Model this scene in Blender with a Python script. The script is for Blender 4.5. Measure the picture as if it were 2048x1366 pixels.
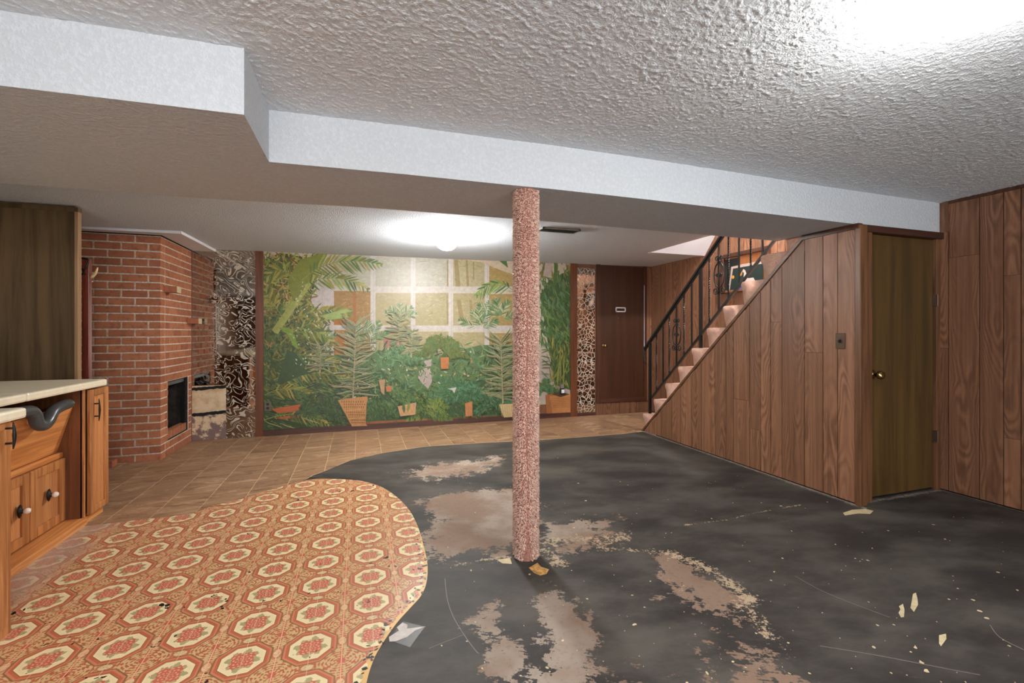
import bpy, bmesh, math, random
import numpy as np
from mathutils import Vector

# ------------------------------------------------------------------ reset
for o in list(bpy.data.objects):
    bpy.data.objects.remove(o, do_unlink=True)
sc = bpy.context.scene
COL = sc.collection
R = random.Random(7)

# ------------------------------------------------------------------ camera
F, YAW, Y0, H = 920.0, math.radians(18.4), 666.0, 1.25
S_, C_ = math.sin(YAW), math.cos(YAW)
cam = bpy.data.cameras.new('camera')
cam.sensor_fit = 'HORIZONTAL'
cam.sensor_width = 36.0
cam.lens = 36.0 * F / 2048.0
cam.shift_y = -(683.0 - Y0) / 2048.0
cam.clip_start = 0.05
camo = bpy.data.objects.new('camera', cam)
camo.location = (0, 0, H)
camo.rotation_euler = (math.radians(90), 0, -YAW)
COL.objects.link(camo)
sc.camera = camo

# ------------------------------------------------------------------ world / exposure
SKY = 5.2          # sky strength, fill light through the added window behind the camera
w = bpy.data.worlds.new('world')
sc.world = w
w.use_nodes = True
w.node_tree.nodes['Background'].inputs[0].default_value = (0.95, 0.975, 1.0, 1)
w.node_tree.nodes['Background'].inputs[1].default_value = SKY
sc.view_settings.view_transform = 'Standard'
sc.view_settings.look = 'None'
sc.view_settings.gamma = 1.0
sc.view_settings.use_curve_mapping = False
sc.view_settings.exposure = 0.12
LAMP = 200.0          # emission of the globe lamps


# ------------------------------------------------------------------ pixel -> place helpers
def ray(u, v):
    r = (u - 1024) / F
    return (r * C_ + S_, -r * S_ + C_, (Y0 - v) / F)

def PZ(u, v, z=0.0):
    d = ray(u, v); k = (z - H) / d[2]
    return (k * d[0], k * d[1], z)

def PX(u, v, x):
    d = ray(u, v); k = x / d[0]
    return (x, k * d[1], H + k * d[2])

def PY(u, v, y):
    d = ray(u, v); k = y / d[1]
    return (k * d[0], y, H + k * d[2])

def lin(c):
    out = []
    for x in c[:3]:
        x = x / 255.0
        out.append(x / 12.92 if x <= 0.04045 else ((x + 0.055) / 1.055) ** 2.4)
    return (out[0], out[1], out[2], 1.0)


# ------------------------------------------------------------------ node expression helper
class E:
    def __init__(s, t, k): s.t = t; s.k = k
    def _op(s, op, *a, clamp=False):
        n = s.t.nodes.new('ShaderNodeMath'); n.operation = op; n.use_clamp = clamp
        for i, x in enumerate((s,) + a):
            if isinstance(x, E): s.t.links.new(x.k, n.inputs[i])
            else: n.inputs[i].default_value = x
        return E(s.t, n.outputs[0])
    def __add__(s, o): return s._op('ADD', o)
    __radd__ = __add__
    def __sub__(s, o): return s._op('SUBTRACT', o)
    def __rsub__(s, o): return (s * -1.0) + o
    def __mul__(s, o): return s._op('MULTIPLY', o)
    __rmul__ = __mul__
    def __truediv__(s, o): return s._op('DIVIDE', o)
    def abs(s): return s._op('ABSOLUTE')
    def sin(s): return s._op('SINE')
    def fract(s): return s._op('FRACT')
    def sqrt(s): return s._op('SQRT')
    def max(s, o): return s._op('MAXIMUM', o)
    def min(s, o): return s._op('MINIMUM', o)
    def lt(s, o): return s._op('LESS_THAN', o)
    def gt(s, o): return s._op('GREATER_THAN', o)
    def atan2(s, o): return s._op('ARCTAN2', o)
    def pow(s, o): return s._op('POWER', o)
    def clamp(s): return s._op('ADD', 0.0, clamp=True)
    def ss(s, a, b, c=0.0, d=1.0):
        n = s.t.nodes.new('ShaderNodeMapRange'); n.interpolation_type = 'SMOOTHSTEP'
        s.t.links.new(s.k, n.inputs[0])
        for i, x in enumerate((a, b, c, d)): n.inputs[i + 1].default_value = x
        return E(s.t, n.outputs[0])

class M:
    """material under construction"""
    def __init__(s, name, rough=0.6, spec=0.5, metal=0.0, coat=0.0, base=None):
        s.m = bpy.data.materials.new(name); s.m.use_nodes = True
        s.t = s.m.node_tree; s.b = s.t.nodes['Principled BSDF']
        s.b.inputs['Roughness'].default_value = rough
        s.b.inputs['Specular IOR Level'].default_value = spec
        s.b.inputs['Metallic'].default_value = metal
        s.b.inputs['Coat Weight'].default_value = coat
        if base is not None: s.b.inputs['Base Color'].default_value = lin(base)
    def coords(s, kind='Object'):
        tc = s.t.nodes.new('ShaderNodeTexCoord'); return tc.outputs[kind]
    def world(s):
        g = s.t.nodes.new('ShaderNodeNewGeometry'); return g.outputs['Position']
    def xyz(s, v):
        n = s.t.nodes.new('ShaderNodeSeparateXYZ'); s.t.links.new(v, n.inputs[0])
        return [E(s.t, n.outputs[i]) for i in range(3)]
    def vec(s, x, y, z):
        n = s.t.nodes.new('ShaderNodeCombineXYZ')
        for i, q in enumerate((x, y, z)):
            if isinstance(q, E): s.t.links.new(q.k, n.inputs[i])
            else: n.inputs[i].default_value = q
        return n.outputs[0]
    def rnd(s):
        n = s.t.nodes.new('ShaderNodeObjectInfo'); return E(s.t, n.outputs['Random'])
    def noise(s, v, scale, detail=3, rough=0.55, dist=0.0):
        n = s.t.nodes.new('ShaderNodeTexNoise'); s.t.links.new(v, n.inputs['Vector'])
        n.inputs['Scale'].default_value = scale; n.inputs['Detail'].default_value = detail
        n.inputs['Roughness'].default_value = rough; n.inputs['Distortion'].default_value = dist
        return E(s.t, n.outputs[0])
    def vor(s, v, scale, feature='F1', rnd=1.0):
        n = s.t.nodes.new('ShaderNodeTexVoronoi'); n.feature = feature
        s.t.links.new(v, n.inputs['Vector']); n.inputs['Scale'].default_value = scale
        n.inputs['Randomness'].default_value = rnd
        return E(s.t, n.outputs['Distance'])
    def attr(s, name):
        n = s.t.nodes.new('ShaderNodeAttribute'); n.attribute_name = name; return n
    def mix(s, f, a, b):
        n = s.t.nodes.new('ShaderNodeMix'); n.data_type = 'RGBA'
        if isinstance(f, E): s.t.links.new(f.k, n.inputs[0])
        else: n.inputs[0].default_value = f
        for i, q in ((6, a), (7, b)):
            if isinstance(q, tuple): n.inputs[i].default_value = lin(q) if max(q) > 1.01 else q
            else: s.t.links.new(q, n.inputs[i])
        return n.outputs[2]
    def mul(s, a, fac):          # colour * scalar expression
        n = s.t.nodes.new('ShaderNodeVectorMath'); n.operation = 'SCALE'
        s.t.links.new(a, n.inputs[0])
        if isinstance(fac, E): s.t.links.new(fac.k, n.inputs['Scale'])
        else: n.inputs['Scale'].default_value = fac
        return n.outputs[0]
    def col(s, c): s.t.links.new(c, s.b.inputs['Base Color']); return s
    def setrough(s, e): s.t.links.new(e.k, s.b.inputs['Roughness']); return s
    def bump(s, e, strength=0.5, dist=0.01):
        n = s.t.nodes.new('ShaderNodeBump'); n.inputs['Strength'].default_value = strength
        n.inputs['Distance'].default_value = dist
        s.t.links.new(e.k, n.inputs['Height']); s.t.links.new(n.outputs[0], s.b.inputs['Normal']); return s


# ------------------------------------------------------------------ materials
def m_stipple(name, base, strength, scale, dist):
    m = M(name, 0.9, 0.2)
    p = m.world()
    n = m.noise(p, scale, 2, 0.6)
    v = m.vor(p, scale * 1.1)
    h = n.ss(0.40, 0.72) + (1.0 - v) * 0.5
    c = m.mix(n.ss(0.35, 0.7), tuple(x * 0.96 for x in base), base)
    m.col(c); m.bump(h, strength, dist)
    return m.m

def m_wood_panel(name, dark, mid, light, arch=1.0, rough=0.47, grain=24.0):
    m = M(name, rough, 0.45)
    x, y, z = m.xyz(m.coords())
    r = m.rnd()
    a = x + y
    zz = z + r * 37.0
    low = m.noise(m.vec(a * 1.0 + r * 11.0, r * 5.0, zz * 0.30), 3.2, 2, 0.5)
    wob = m.noise(m.vec(a * 7.0, r * 9.0, zz * 1.2), 3.0, 3, 0.6)
    x0 = (r - 0.5) * 0.10
    ac = a - x0
    sgn = (r * 13.7).fract().gt(0.5) * 2.0 - 1.0
    f = zz * 0.36 * sgn + ac * ac * (30.0 * arch) + low * 1.5 + wob * 0.14
    band = (f * grain * 6.2832 / 2.2).sin() * 0.5 + 0.5
    fine = m.noise(m.vec(a * 260.0, r * 3.0, zz * 5.0), 1.0, 3, 0.6)
    streak = m.noise(m.vec(a * 38.0, r * 7.0, zz * 0.9), 1.0, 2, 0.5)
    fade = m.noise(m.vec(a * 4.0, r * 2.0, zz * 0.9), 1.6, 2, 0.5).ss(0.36, 0.62)
    c = m.mix(streak.ss(0.3, 0.7), mid, light)
    c = m.mix(band.ss(0.45, 0.98) * (fade * 0.40 + 0.06), c, dark)
    c = m.mix((1.0 - band.ss(0.0, 0.35)) * fade * 0.35, c, tuple(min(255, q * 1.18) for q in light))
    c = m.mix(fine.ss(0.56, 0.75) * 0.35, c, dark)
    c = m.mul(c, (r * 7.3).fract() * 0.34 + 0.82)
    m.col(c); m.bump(band * 0.25 + fine * 0.4, 0.22, 0.002)
    return m.m

def m_wood(name, dark, light, rough=0.4, axis='z', sc=1.0, spec=0.5):
    m = M(name, rough, spec)
    x, y, z = m.xyz(m.coords('Object'))
    r = m.rnd()
    if axis == 'z': v = m.vec(x * 30.0 * sc + r * 9.0, y * 30.0 * sc, z * 1.6 * sc)
    elif axis == 'y': v = m.vec(x * 30.0 * sc, y * 1.6 * sc + r * 9.0, z * 30.0 * sc)
    else: v = m.vec(x * 1.6 * sc + r * 9.0, y * 30.0 * sc, z * 30.0 * sc)
    n = m.noise(v, 1.0, 4, 0.6, 0.6)
    n2 = m.noise(v, 4.0, 2, 0.6)
    c = m.mix(n.ss(0.32, 0.68), dark, light)
    c = m.mix(n2.ss(0.55, 0.75) * 0.35, c, dark)
    m.col(c); m.bump(n2, 0.12, 0.002)
    return m.m

def m_carpet(name, a, b, dark):
    m = M(name, 0.95, 0.1)
    p = m.world()
    n = m.noise(p, 150.0, 2, 0.6)
    n2 = m.noise(p, 14.0, 3, 0.6)
    n3 = m.noise(p, 420.0, 1, 0.5)
    c = m.mix(n2.ss(0.35, 0.65), a, b)
    c = m.mix(n.ss(0.56, 0.72) * 0.65, c, dark)
    m.col(c); m.bump(n + n3 * 0.5, 0.9, 0.012)
    return m.m

def m_plain(name, base, rough=0.5, spec=0.5, metal=0.0, coat=0.0, var=0.06, scale=25.0):
    m = M(name, rough, spec, metal, coat)
    n = m.noise(m.coords(), scale, 3, 0.6)
    m.col(m.mix(n.ss(0.3, 0.7), tuple(x * (1 - var) for x in base), tuple(min(255, x * (1 + var)) for x in base)))
    return m.m

def m_tile():
    m = M('floor_tile_brown', 0.42, 0.4)
    x, y, z = m.xyz(m.world())
    r = m.rnd()
    q = m.vec(x * 2.2 + r * 40.0, y * 6.0 + r * 17.0, 0.0)
    wn = m.noise(q, 1.0, 3, 0.6, 1.2)
    n = m.noise(m.vec(x * 2.5 + wn * 2.0 + r * 20.0, y * 9.0 + wn * 3.0, 0.0), 1.0, 4, 0.62, 1.6)
    c = m.mix(n.ss(0.30, 0.52), (112, 82, 60), (150, 116, 88))
    c = m.mix(n.ss(0.52, 0.70), c, (186, 154, 122))
    c = m.mul(c, r * 0.18 + 0.90)
    m.col(c); return m.m

def m_brick():
    m = M('brick_red', 0.85, 0.25)
    p = m.world(); r = m.rnd()
    n = m.noise(p, 22.0, 4, 0.65); n2 = m.noise(p, 160.0, 2, 0.6)
    c = m.mix((r * 5.1).fract(), (156, 95, 68), (184, 118, 84))
    c = m.mix(n.ss(0.45, 0.72) * 0.6, c, (122, 76, 60))
    c = m.mix(n2.ss(0.58, 0.75) * 0.35, c, (196, 150, 120))
    m.col(c); m.bump(n2 + n, 0.35, 0.004); return m.m

def m_mirror(kind):
    m = M('veined_mirror_' + kind, 0.06, 0.5, 1.0)
    x, y, z = m.xyz(m.world())
    p = m.vec(x, z, 0.0)
    if kind == 'swirl':
        n1 = m.noise(p, 3.4, 2, 0.5, 1.1)
        n2 = m.noise(m.vec(x + n1 * 0.30, z - n1 * 0.26, 3.0), 5.0, 1, 0.4, 1.5)
        b = ((n2 * 52.0).sin() * 0.5 + 0.5)
        vein = b.ss(0.70, 0.97) * (m.noise(p, 9.0, 2).ss(0.30, 0.60) * 0.8 + 0.2) * ((x + 1.60).ss(-0.06, 0.06) * 0.75 + 0.25)
    else:
        n1 = m.noise(p, 22.0, 2)
        e = m.vor(m.vec(x + n1 * 0.02, z + n1 * 0.02, 0.0), 17.0, 'DISTANCE_TO_EDGE')
        vein = 1.0 - e.ss(0.025, 0.075)
    m.col(m.mix(vein, (188, 178, 166), (178, 164, 144)))
    m.setrough(vein * 0.5 + 0.05)
    inv = (1.0 - vein)
    m.t.links.new(inv.k, m.b.inputs['Metallic'])
    return m.m

def m_floor():
    m = M('black_mastic_concrete', 0.5, 0.2)
    p = m.world(); x, y, z = m.xyz(p)
    bare = E(m.t, m.attr('bare').outputs['Fac'])
    cream = E(m.t, m.attr('cream').outputs['Fac'])
    dust = E(m.t, m.attr('dust').outputs['Fac'])
    n = m.noise(p, 9.0, 6, 0.68)
    nf = m.noise(p, 38.0, 4, 0.65)
    # trowel ridges run at a slant
    rid = m.noise(m.vec(x * 9.0 - y * 5.0, x * 60.0 + y * 110.0, 0.0), 1.0, 2, 0.6)
    cloud = m.noise(m.vec(x * 1.3 + y * 0.6, y * 2.2, 2.0), 1.5, 5, 0.65)
    big = m.noise(p, 3.2, 4, 0.6)
    k = bare + (n - 0.5) * 1.5 + (rid - 0.5) * 0.38 + (nf - 0.5) * 0.75 + (big - 0.5) * 0.6
    mask = k.ss(0.50, 0.58)
    tone = m.noise(p, 2.3, 3, 0.6)
    blk = m.mix(cloud.ss(0.34, 0.70), (52, 49, 47), (86, 81, 75))
    blk = m.mix(rid.ss(0.60, 0.78) * 0.18, blk, (120, 108, 96))
    conc = m.mix(tone.ss(0.38, 0.62), (134, 112, 96), (158, 144, 131))
    conc = m.mix((x * 0.9 - y * 0.35).ss(0.0, 0.7) * 0.75, conc, (124, 98, 80))
    sc2 = m.noise(m.vec(x * 3.0, y * 3.0, 5.0), 45.0, 4, 0.7)
    blk = m.mix(sc2.ss(0.62, 0.74) * 0.35, blk, (142, 132, 122))
    conc = m.mix(nf.ss(0.5, 0.7) * 0.4, conc, (112, 92, 78))
    c = m.mix(mask, blk, conc)
    nff = m.noise(p, 95.0, 3, 0.65)
    ck = cream * (big.ss(0.30, 0.62) * 0.4 + 0.7) + (nf - 0.5) * 1.3 + (n - 0.5) * 0.9 + (nff - 0.5) * 1.0
    c = m.mix(ck.ss(0.50, 0.60) * 0.85, c, (182, 160, 132))
    dk = dust + (nf - 0.5) * 0.7 + (n - 0.5) * 0.5
    c = m.mix(dk.ss(0.40, 0.80) * 0.75, c, (176, 164, 152))
    m.col(c)
    m.setrough(mask * 0.25 + cloud * 0.2 + 0.48)
    m.bump(mask * -0.5 + nf * 0.2, 0.25, 0.004)
    return m.m

def m_lino():
    m = M('octagon_vinyl_print', 0.32, 0.45)
    p = m.world(); x, y, z = m.xyz(p)
    P = 0.2385
    fx = ((x + 0.183) / P + 20.5).fract() * 2.0 - 1.0
    fy = ((y - 2.226) / P + 20.5).fract() * 2.0 - 1.0
    a = fx.abs(); b = fy.abs()
    oc = a.max(b).max((a + b) * 0.7071)
    rr = (a * a + b * b).sqrt()
    th = fy.atan2(fx)
    fine = m.noise(p, 120.0, 2, 0.5)
    med = m.noise(p, 60.0, 2, 0.5)
    # ground between the medallions: brick red with sand coloured scrolls
    ca = 1.0 - a; cb = 1.0 - b
    rc = (ca * ca + cb * cb).sqrt()
    tc = cb.atan2(ca)
    scr = (tc * 8.0 + rc * 26.0).sin() * (rc * 30.0 - tc * 3.0).sin()
    ground = m.mix(med.ss(0.35, 0.65), (178, 88, 62), (190, 106, 78))
    curl = (scr + (fine - 0.5) * 2.6 + (med - 0.5) * 1.5).ss(-0.25, 0.10)
    c = m.mix(curl * (1.0 - rc.ss(0.66, 0.92)), ground, (198, 168, 120))
    c = m.mix((scr * -1.0 + (fine - 0.5)).ss(0.35, 0.6) * 0.5, c, (140, 118, 78))
    ros = 1.0 - rc.ss(0.10, 0.15)
    c = m.mix(ros, c, (184, 96, 74))
    for (p1, p2, s1, s2) in ((ca, b, 0.13, 0.20), (a, cb, 0.20, 0.13)):
        ov = (p1 * p1) / (s1 * s1) + (p2 * p2) / (s2 * s2)
        c = m.mix((1.0 - ov.ss(0.75, 1.0)) * (fine.ss(0.3, 0.6) * 0.5 + 0.45), c, (210, 192, 146))
    # octagon medallion
    c = m.mix(1.0 - oc.ss(0.845, 0.86), c, (132, 104, 66))
    c = m.mix(1.0 - oc.ss(0.800, 0.815), c, (198, 122, 92))
    c = m.mix((1.0 - oc.ss(0.735, 0.75)), c, (182, 98, 68))
    c = m.mix(1.0 - oc.ss(0.655, 0.67), c, (142, 104, 64))
    c = m.mix(1.0 - oc.ss(0.630, 0.645), c, (226, 208, 164))
    leaf = (th * 8.0).sin() * 0.06 + (th * 4.0).sin() * 0.03
    lr = rr + leaf + (fine - 0.5) * 0.22
    c = m.mix((1.0 - lr.ss(0.44, 0.48)), c, (166, 156, 112))
    lr2 = rr + (th * 4.0 + 1.5708).sin() * 0.055 + (fine - 0.5) * 0.18
    c = m.mix(1.0 - lr2.ss(0.36, 0.39), c, (188, 100, 78))
    c = m.mix((1.0 - lr2.ss(0.34, 0.4)) * ((th * 8.0).sin() * (rr * 42.0).sin() + (fine - 0.5) * 1.5).ss(0.2, 0.6) * 0.8, c, (214, 172, 134))
    # printed lines along the sheet
    c = m.mix(1.0 - ca.ss(0.010, 0.022), c, (226, 168, 138))
    c = m.mix((1.0 - a.ss(0.004, 0.014)) * 0.7, c, (214, 196, 156))
    # dusty film beside the cabinets, scuffs
    film = (x * -1.0 - 1.40).ss(0.0, 0.2) * y.gt(2.4)
    dn = m.noise(p, 5.0, 4, 0.6)
    c = m.mix(film * dn.ss(0.25, 0.55) * 0.72, c, (170, 148, 136))
    edge = E(m.t, m.attr('edge').outputs['Fac'])
    ek = edge + (m.noise(p, 26.0, 3) - 0.5) * 1.0
    c = m.mix(ek.ss(0.66, 0.74), c, (214, 170, 104))
    sp = m.noise(p, 7.0, 4, 0.7); sp2 = m.noise(p, 34.0, 3, 0.6)
    c = m.mix((sp * sp2).ss(0.40, 0.42), c, (52, 34, 34))
    m.col(c); m.bump(curl * 0.3 + fine * 0.3, 0.08, 0.002)
    return m.m

def m_vcol(name, rough, spec):
    m = M(name, rough, spec)
    a = m.attr('Col').outputs['Color']
    n = m.noise(m.world(), 90.0, 3, 0.6); n2 = m.noise(m.world(), 22.0, 4, 0.65)
    m.col(m.mul(a, n * 0.5 + n2 * 0.7 + 0.40)); return m.m

MAT = {}
MAT['ceil'] = m_stipple('stippled_ceiling_paint', (226, 230, 234), 0.35, 150.0, 0.006)
MAT['ceil_rear'] = m_stipple('fine_stippled_ceiling_paint', (224, 231, 238), 0.6, 100.0, 0.010)
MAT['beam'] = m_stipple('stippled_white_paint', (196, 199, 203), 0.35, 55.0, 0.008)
MAT['smooth_white'] = m_plain('smooth_white_paint', (224, 224, 228), 0.7, 0.3, var=0.01, scale=3)
MAT['panel'] = m_wood_panel('oak_wall_panelling', (74, 46, 31), (118, 80, 57), (141, 99, 73))
MAT['panel_dark'] = m_wood_panel('dark_wall_panelling', (54, 34, 22), (98, 66, 46), (116, 80, 56), 0.6)
MAT['groove'] = m_plain('panel_groove', (30, 20, 15), 0.8, 0.2)
MAT['trim'] = m_wood('brown_trim', (84, 54, 34), (116, 78, 50), 0.4)
MAT['trim_y'] = m_wood('brown_trim_long', (84, 54, 34), (116, 78, 50), 0.4, 'y')
MAT['dark_trim'] = m_wood('dark_brown_trim', (56, 32, 20), (82, 48, 28), 0.4)
MAT['dark_trim_x'] = m_wood('dark_brown_trim_long', (56, 32, 24), (78, 44, 32), 0.4, 'x')
MAT['frame'] = m_wood('mural_frame_wood', (84, 44, 20), (104, 58, 28), 0.4)
MAT['door1'] = m_wood('olive_brown_door', (68, 50, 24), (90, 66, 33), 0.32, 'z', 0.5)
MAT['door2'] = m_wood('dark_brown_door', (52, 29, 16), (66, 38, 21), 0.4, 'z', 0.5)
MAT['partition'] = m_wood('dark_olive_veneer', (68, 52, 30), (106, 84, 54), 0.3, 'z', 0.4)
MAT['partition_edge'] = m_wood('veneer_edge', (150, 116, 82), (170, 134, 98), 0.5)
MAT['cab'] = m_wood('honey_oak', (148, 90, 46), (204, 138, 82), 0.38)
MAT['cab_y'] = m_wood('honey_oak_long', (184, 114, 58), (226, 156, 92), 0.38, 'y')
MAT['cab_panel'] = m_wood_panel('honey_oak_figured', (116, 66, 34), (184, 118, 70), (206, 142, 88), 1.5, 0.4)
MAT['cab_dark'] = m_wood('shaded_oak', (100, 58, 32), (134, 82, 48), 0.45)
MAT['counter'] = m_plain('cream_laminate', (240, 228, 200), 0.35, 0.5, var=0.02)
MAT['iron'] = m_plain('black_wrought_iron', (34, 33, 32), 0.4, 0.5, 0.6)
MAT['rail'] = m_plain('black_painted_iron', (14, 16, 16), 0.4, 0.4, 0.0)
MAT['pipe'] = m_plain('dark_grey_plastic', (66, 68, 70), 0.28, 0.5)
MAT['ceramic'] = m_plain('cream_ceramic', (238, 222, 204), 0.2, 0.6, var=0.01)
MAT['brass'] = m_plain('aged_brass', (176, 150, 100), 0.22, 0.5, 1.0)
MAT['brick'] = m_brick()
MAT['mortar'] = m_plain('grey_mortar', (198, 186, 168), 0.95, 0.1, var=0.12, scale=60)
MAT['soot'] = m_plain('sooty_firebox', (44, 40, 36), 0.8, 0.2, var=0.2, scale=12)
MAT['metal_dark'] = m_plain('dark_metal', (40, 38, 36), 0.4, 0.5, 0.7)
MAT['tile'] = m_tile()
MAT['grout'] = m_plain('tan_grout', (206, 178, 142), 0.9, 0.2)
MAT['floor'] = m_floor()
MAT['lino'] = m_lino()
MAT['carpet'] = m_carpet('pink_stair_carpet', (228, 178, 156), (236, 196, 176), (170, 110, 90))
MAT['carpet_back'] = m_plain('dark_carpet_backing', (146, 104, 92), 0.95, 0.1, var=.2, scale=120)
MAT['swirl'] = m_mirror('swirl')
MAT['cells'] = m_mirror('cells')
MAT['bare_wall'] = None
MAT['black_tape'] = m_plain('black_tape', (24, 24, 24), 0.7, 0.3)
MAT['vcol'] = m_vcol('mural_print', 0.42, 0.4)
MAT['vcol_matte'] = m_vcol('printed_card', 0.5, 0.4)
MAT['redwood'] = m_wood('red_mahogany', (88, 38, 26), (128, 58, 42), 0.3)
MAT['antler'] = m_plain('bone_antler', (222, 190, 140), 0.4)
MAT['plate'] = m_plain('bronze_plate', (92, 74, 60), 0.35, 0.5, 0.6)
MAT['outlet'] = m_plain('brown_outlet', (92, 84, 70), 0.4)
MAT['black'] = m_plain('black_plastic', (20, 20, 20), 0.4)
MAT['white_pl'] = m_plain('white_plastic', (232, 232, 236), 0.4, var=0.01)
MAT['vent'] = m_plain('grey_metal', (150, 146, 140), 0.4, 0.5, 0.5)
MAT['flake'] = m_plain('cream_residue', (202, 184, 146), 0.8)
MAT['flake_y'] = m_plain('ochre_residue', (190, 146, 84), 0.8, var=0.2, scale=30)
MAT['scuff'] = m_plain('grey_scuff', (128, 118, 110), 0.8)
MAT['film'] = m_plain('grey_film', (70, 67, 64), 0.4, 0.3)
MAT['flake_w'] = m_plain('pale_residue', (184, 174, 166), 0.5)

def _bare():
    m = M('glue_stained_plaster', 0.8, 0.2)
    x, y, z = m.xyz(m.world()); p = m.world()
    n = m.noise(p, 9.0, 4, 0.6)
    c = m.mix(n.ss(0.35, 0.7), (214, 192, 160), (190, 158, 122))
    n2 = m.noise(p, 12.0, 3, 0.6)
    k = (n2 + (0.30 - z) * 0.5)
    c = m.mix(k.ss(0.52, 0.62) * z.lt(0.3), c, (122, 100, 96))
    sp = m.noise(p, 30.0, 2)
    c = m.mix(sp.ss(0.70, 0.74), c, (58, 40, 34))
    m.col(c); return m.m
MAT['bare_wall'] = _bare()

def _globe(power):
    m = bpy.data.materials.new('lit_glass_globe'); m.use_nodes = True
    b = m.node_tree.nodes['Principled BSDF']
    b.inputs['Base Color'].default_value = (0.9, 0.88, 0.85, 1)
    b.inputs['Emission Color'].default_value = (1.0, 0.985, 0.965, 1)
    t = m.node_tree
    tc = t.nodes.new('ShaderNodeTexCoord'); sx = t.nodes.new('ShaderNodeSeparateXYZ'); t.links.new(tc.outputs['Object'], sx.inputs[0])
    # socket shade put into the emission: neck dimmer than bowl, less ceiling glow
    k = E(t, sx.outputs[2]).ss(-.13, -.045, power * 1.15, power * .12)
    t.links.new(k.k, b.inputs['Emission Strength'])
    return m
for _p in (0.9, 2.6, 1.3, 4.0):
    MAT['globe%.1f' % _p] = _globe(LAMP * _p)


# ------------------------------------------------------------------ mesh helpers
class MB:
    def __init__(s): s.v = []; s.f = []; s.c = []
    def quadstrip(s): pass
    def add(s, vs, fs, col=None):
        o = len(s.v); s.v += [tuple(p) for p in vs]
        s.f += [tuple(i + o for i in f) for f in fs]
        if col is not None: s.c += [col] * len(fs)
        return s
    def box(s, x0, x1, y0, y1, z0, z1, col=None):
        vs = [(x0, y0, z0), (x1, y0, z0), (x1, y1, z0), (x0, y1, z0), (x0, y0, z1), (x1, y0, z1), (x1, y1, z1), (x0, y1, z1)]
        return s.add(vs, [(0, 3, 2, 1), (4, 5, 6, 7), (0, 1, 5, 4), (1, 2, 6, 5), (2, 3, 7, 6), (3, 0, 4, 7)], col)
    def prism(s, poly, d):
        """poly: list of 3d points; d: extrusion vector"""
        n = len(poly)
        vs = [tuple(p) for p in poly] + [(p[0] + d[0], p[1] + d[1], p[2] + d[2]) for p in poly]
        fs = [tuple(range(n - 1, -1, -1)), tuple(range(n, 2 * n))]
        for i in range(n): fs.append((i, (i + 1) % n, n + (i + 1) % n, n + i))
        return s.add(vs, fs)
    def tube(s, pts, r, n=8, cap=True, flat=None):
        pts = [Vector(p) for p in pts]; rs = r if isinstance(r, (list, tuple)) else [r] * len(pts)
        vs = []; up = Vector((0, 0, 1)); prev = None
        for i, p in enumerate(pts):
            t = (pts[min(i + 1, len(pts) - 1)] - pts[max(i - 1, 0)]).normalized()
            if prev is None:
                a = t.cross(up)
                if a.length < 1e-3: a = t.cross(Vector((1, 0, 0)))
            else: a = prev - t * prev.dot(t)
            a.normalize(); prev = a.copy(); b = t.cross(a)
            for k in range(n):
                an = 2 * math.pi * k / n
                vs.append(p + a * (math.cos(an) * rs[i]) + b * (math.sin(an) * rs[i]))
        fs = []
        for i in range(len(pts) - 1):
            for k in range(n):
                k2 = (k + 1) % n
                fs.append((i * n + k, i * n + k2, (i + 1) * n + k2, (i + 1) * n + k))
        if cap:
            fs.append(tuple(range(n - 1, -1, -1))); fs.append(tuple(range((len(pts) - 1) * n, len(pts) * n)))
        return s.add(vs, fs)
    def lathe(s, prof, n=24, axis='z', loc=(0, 0, 0)):
        vs = []
        for (r, h) in prof:
            for k in range(n):
                a = 2 * math.pi * k / n; c, q = r * math.cos(a), r * math.sin(a)
                p = {'z': (c, q, h), 'y': (c, h, q), 'x': (h, c, q)}[axis]
                vs.append((p[0] + loc[0], p[1] + loc[1], p[2] + loc[2]))
        fs = []
        for i in range(len(prof) - 1):
            for k in range(n):
                k2 = (k + 1) % n
                fs.append((i * n + k, i * n + k2, (i + 1) * n + k2, (i + 1) * n + k))
        fs.append(tuple(range(n - 1, -1, -1))); fs.append(tuple(range((len(prof) - 1) * n, len(prof) * n)))
        return s.add(vs, fs)
    def mesh(s, name, smooth=False):
        me = bpy.data.meshes.new(name); me.from_pydata(s.v, [], s.f); me.validate(); me.update()
        bm = bmesh.new(); bm.from_mesh(me); bmesh.ops.recalc_face_normals(bm, faces=bm.faces); bm.to_mesh(me); bm.free()
        if smooth:
            me.polygons.foreach_set('use_smooth', [True] * len(me.polygons))
        return me
    def build(s, name, mat, parent=None, smooth=False, origin=None, bevel=0.0):
        if origin is not None:
            s.v = [(p[0] - origin[0], p[1] - origin[1], p[2] - origin[2]) for p in s.v]
        me = s.mesh(name, smooth); me.materials.append(MAT[mat])
        return link(name, me, parent, origin, bevel)

def link(name, me, parent=None, loc=None, bevel=0.0):
    o = bpy.data.objects.new(name, me); COL.objects.link(o)
    if loc is not None: o.location = loc
    if parent is not None:
        o.parent = parent
        o.matrix_parent_inverse.translation = [-q for q in parent.location]
    if bevel:
        b = o.modifiers.new('bevel', 'BEVEL'); b.width = bevel; b.segments = 2; b.limit_method = 'ANGLE'
    return o

def tag(o, label=None, cat=None, group=None, kind=None):
    if label: o['label'] = label
    if cat: o['category'] = cat
    if group: o['group'] = group
    if kind: o['kind'] = kind
    return o

def empty(name, loc, label, cat, group=None):
    o = bpy.data.objects.new(name, None); o.location = loc; o.empty_display_size = 0.05
    COL.objects.link(o); return tag(o, label, cat, group)

def struct(o): o['kind'] = 'structure'; return o

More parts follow.
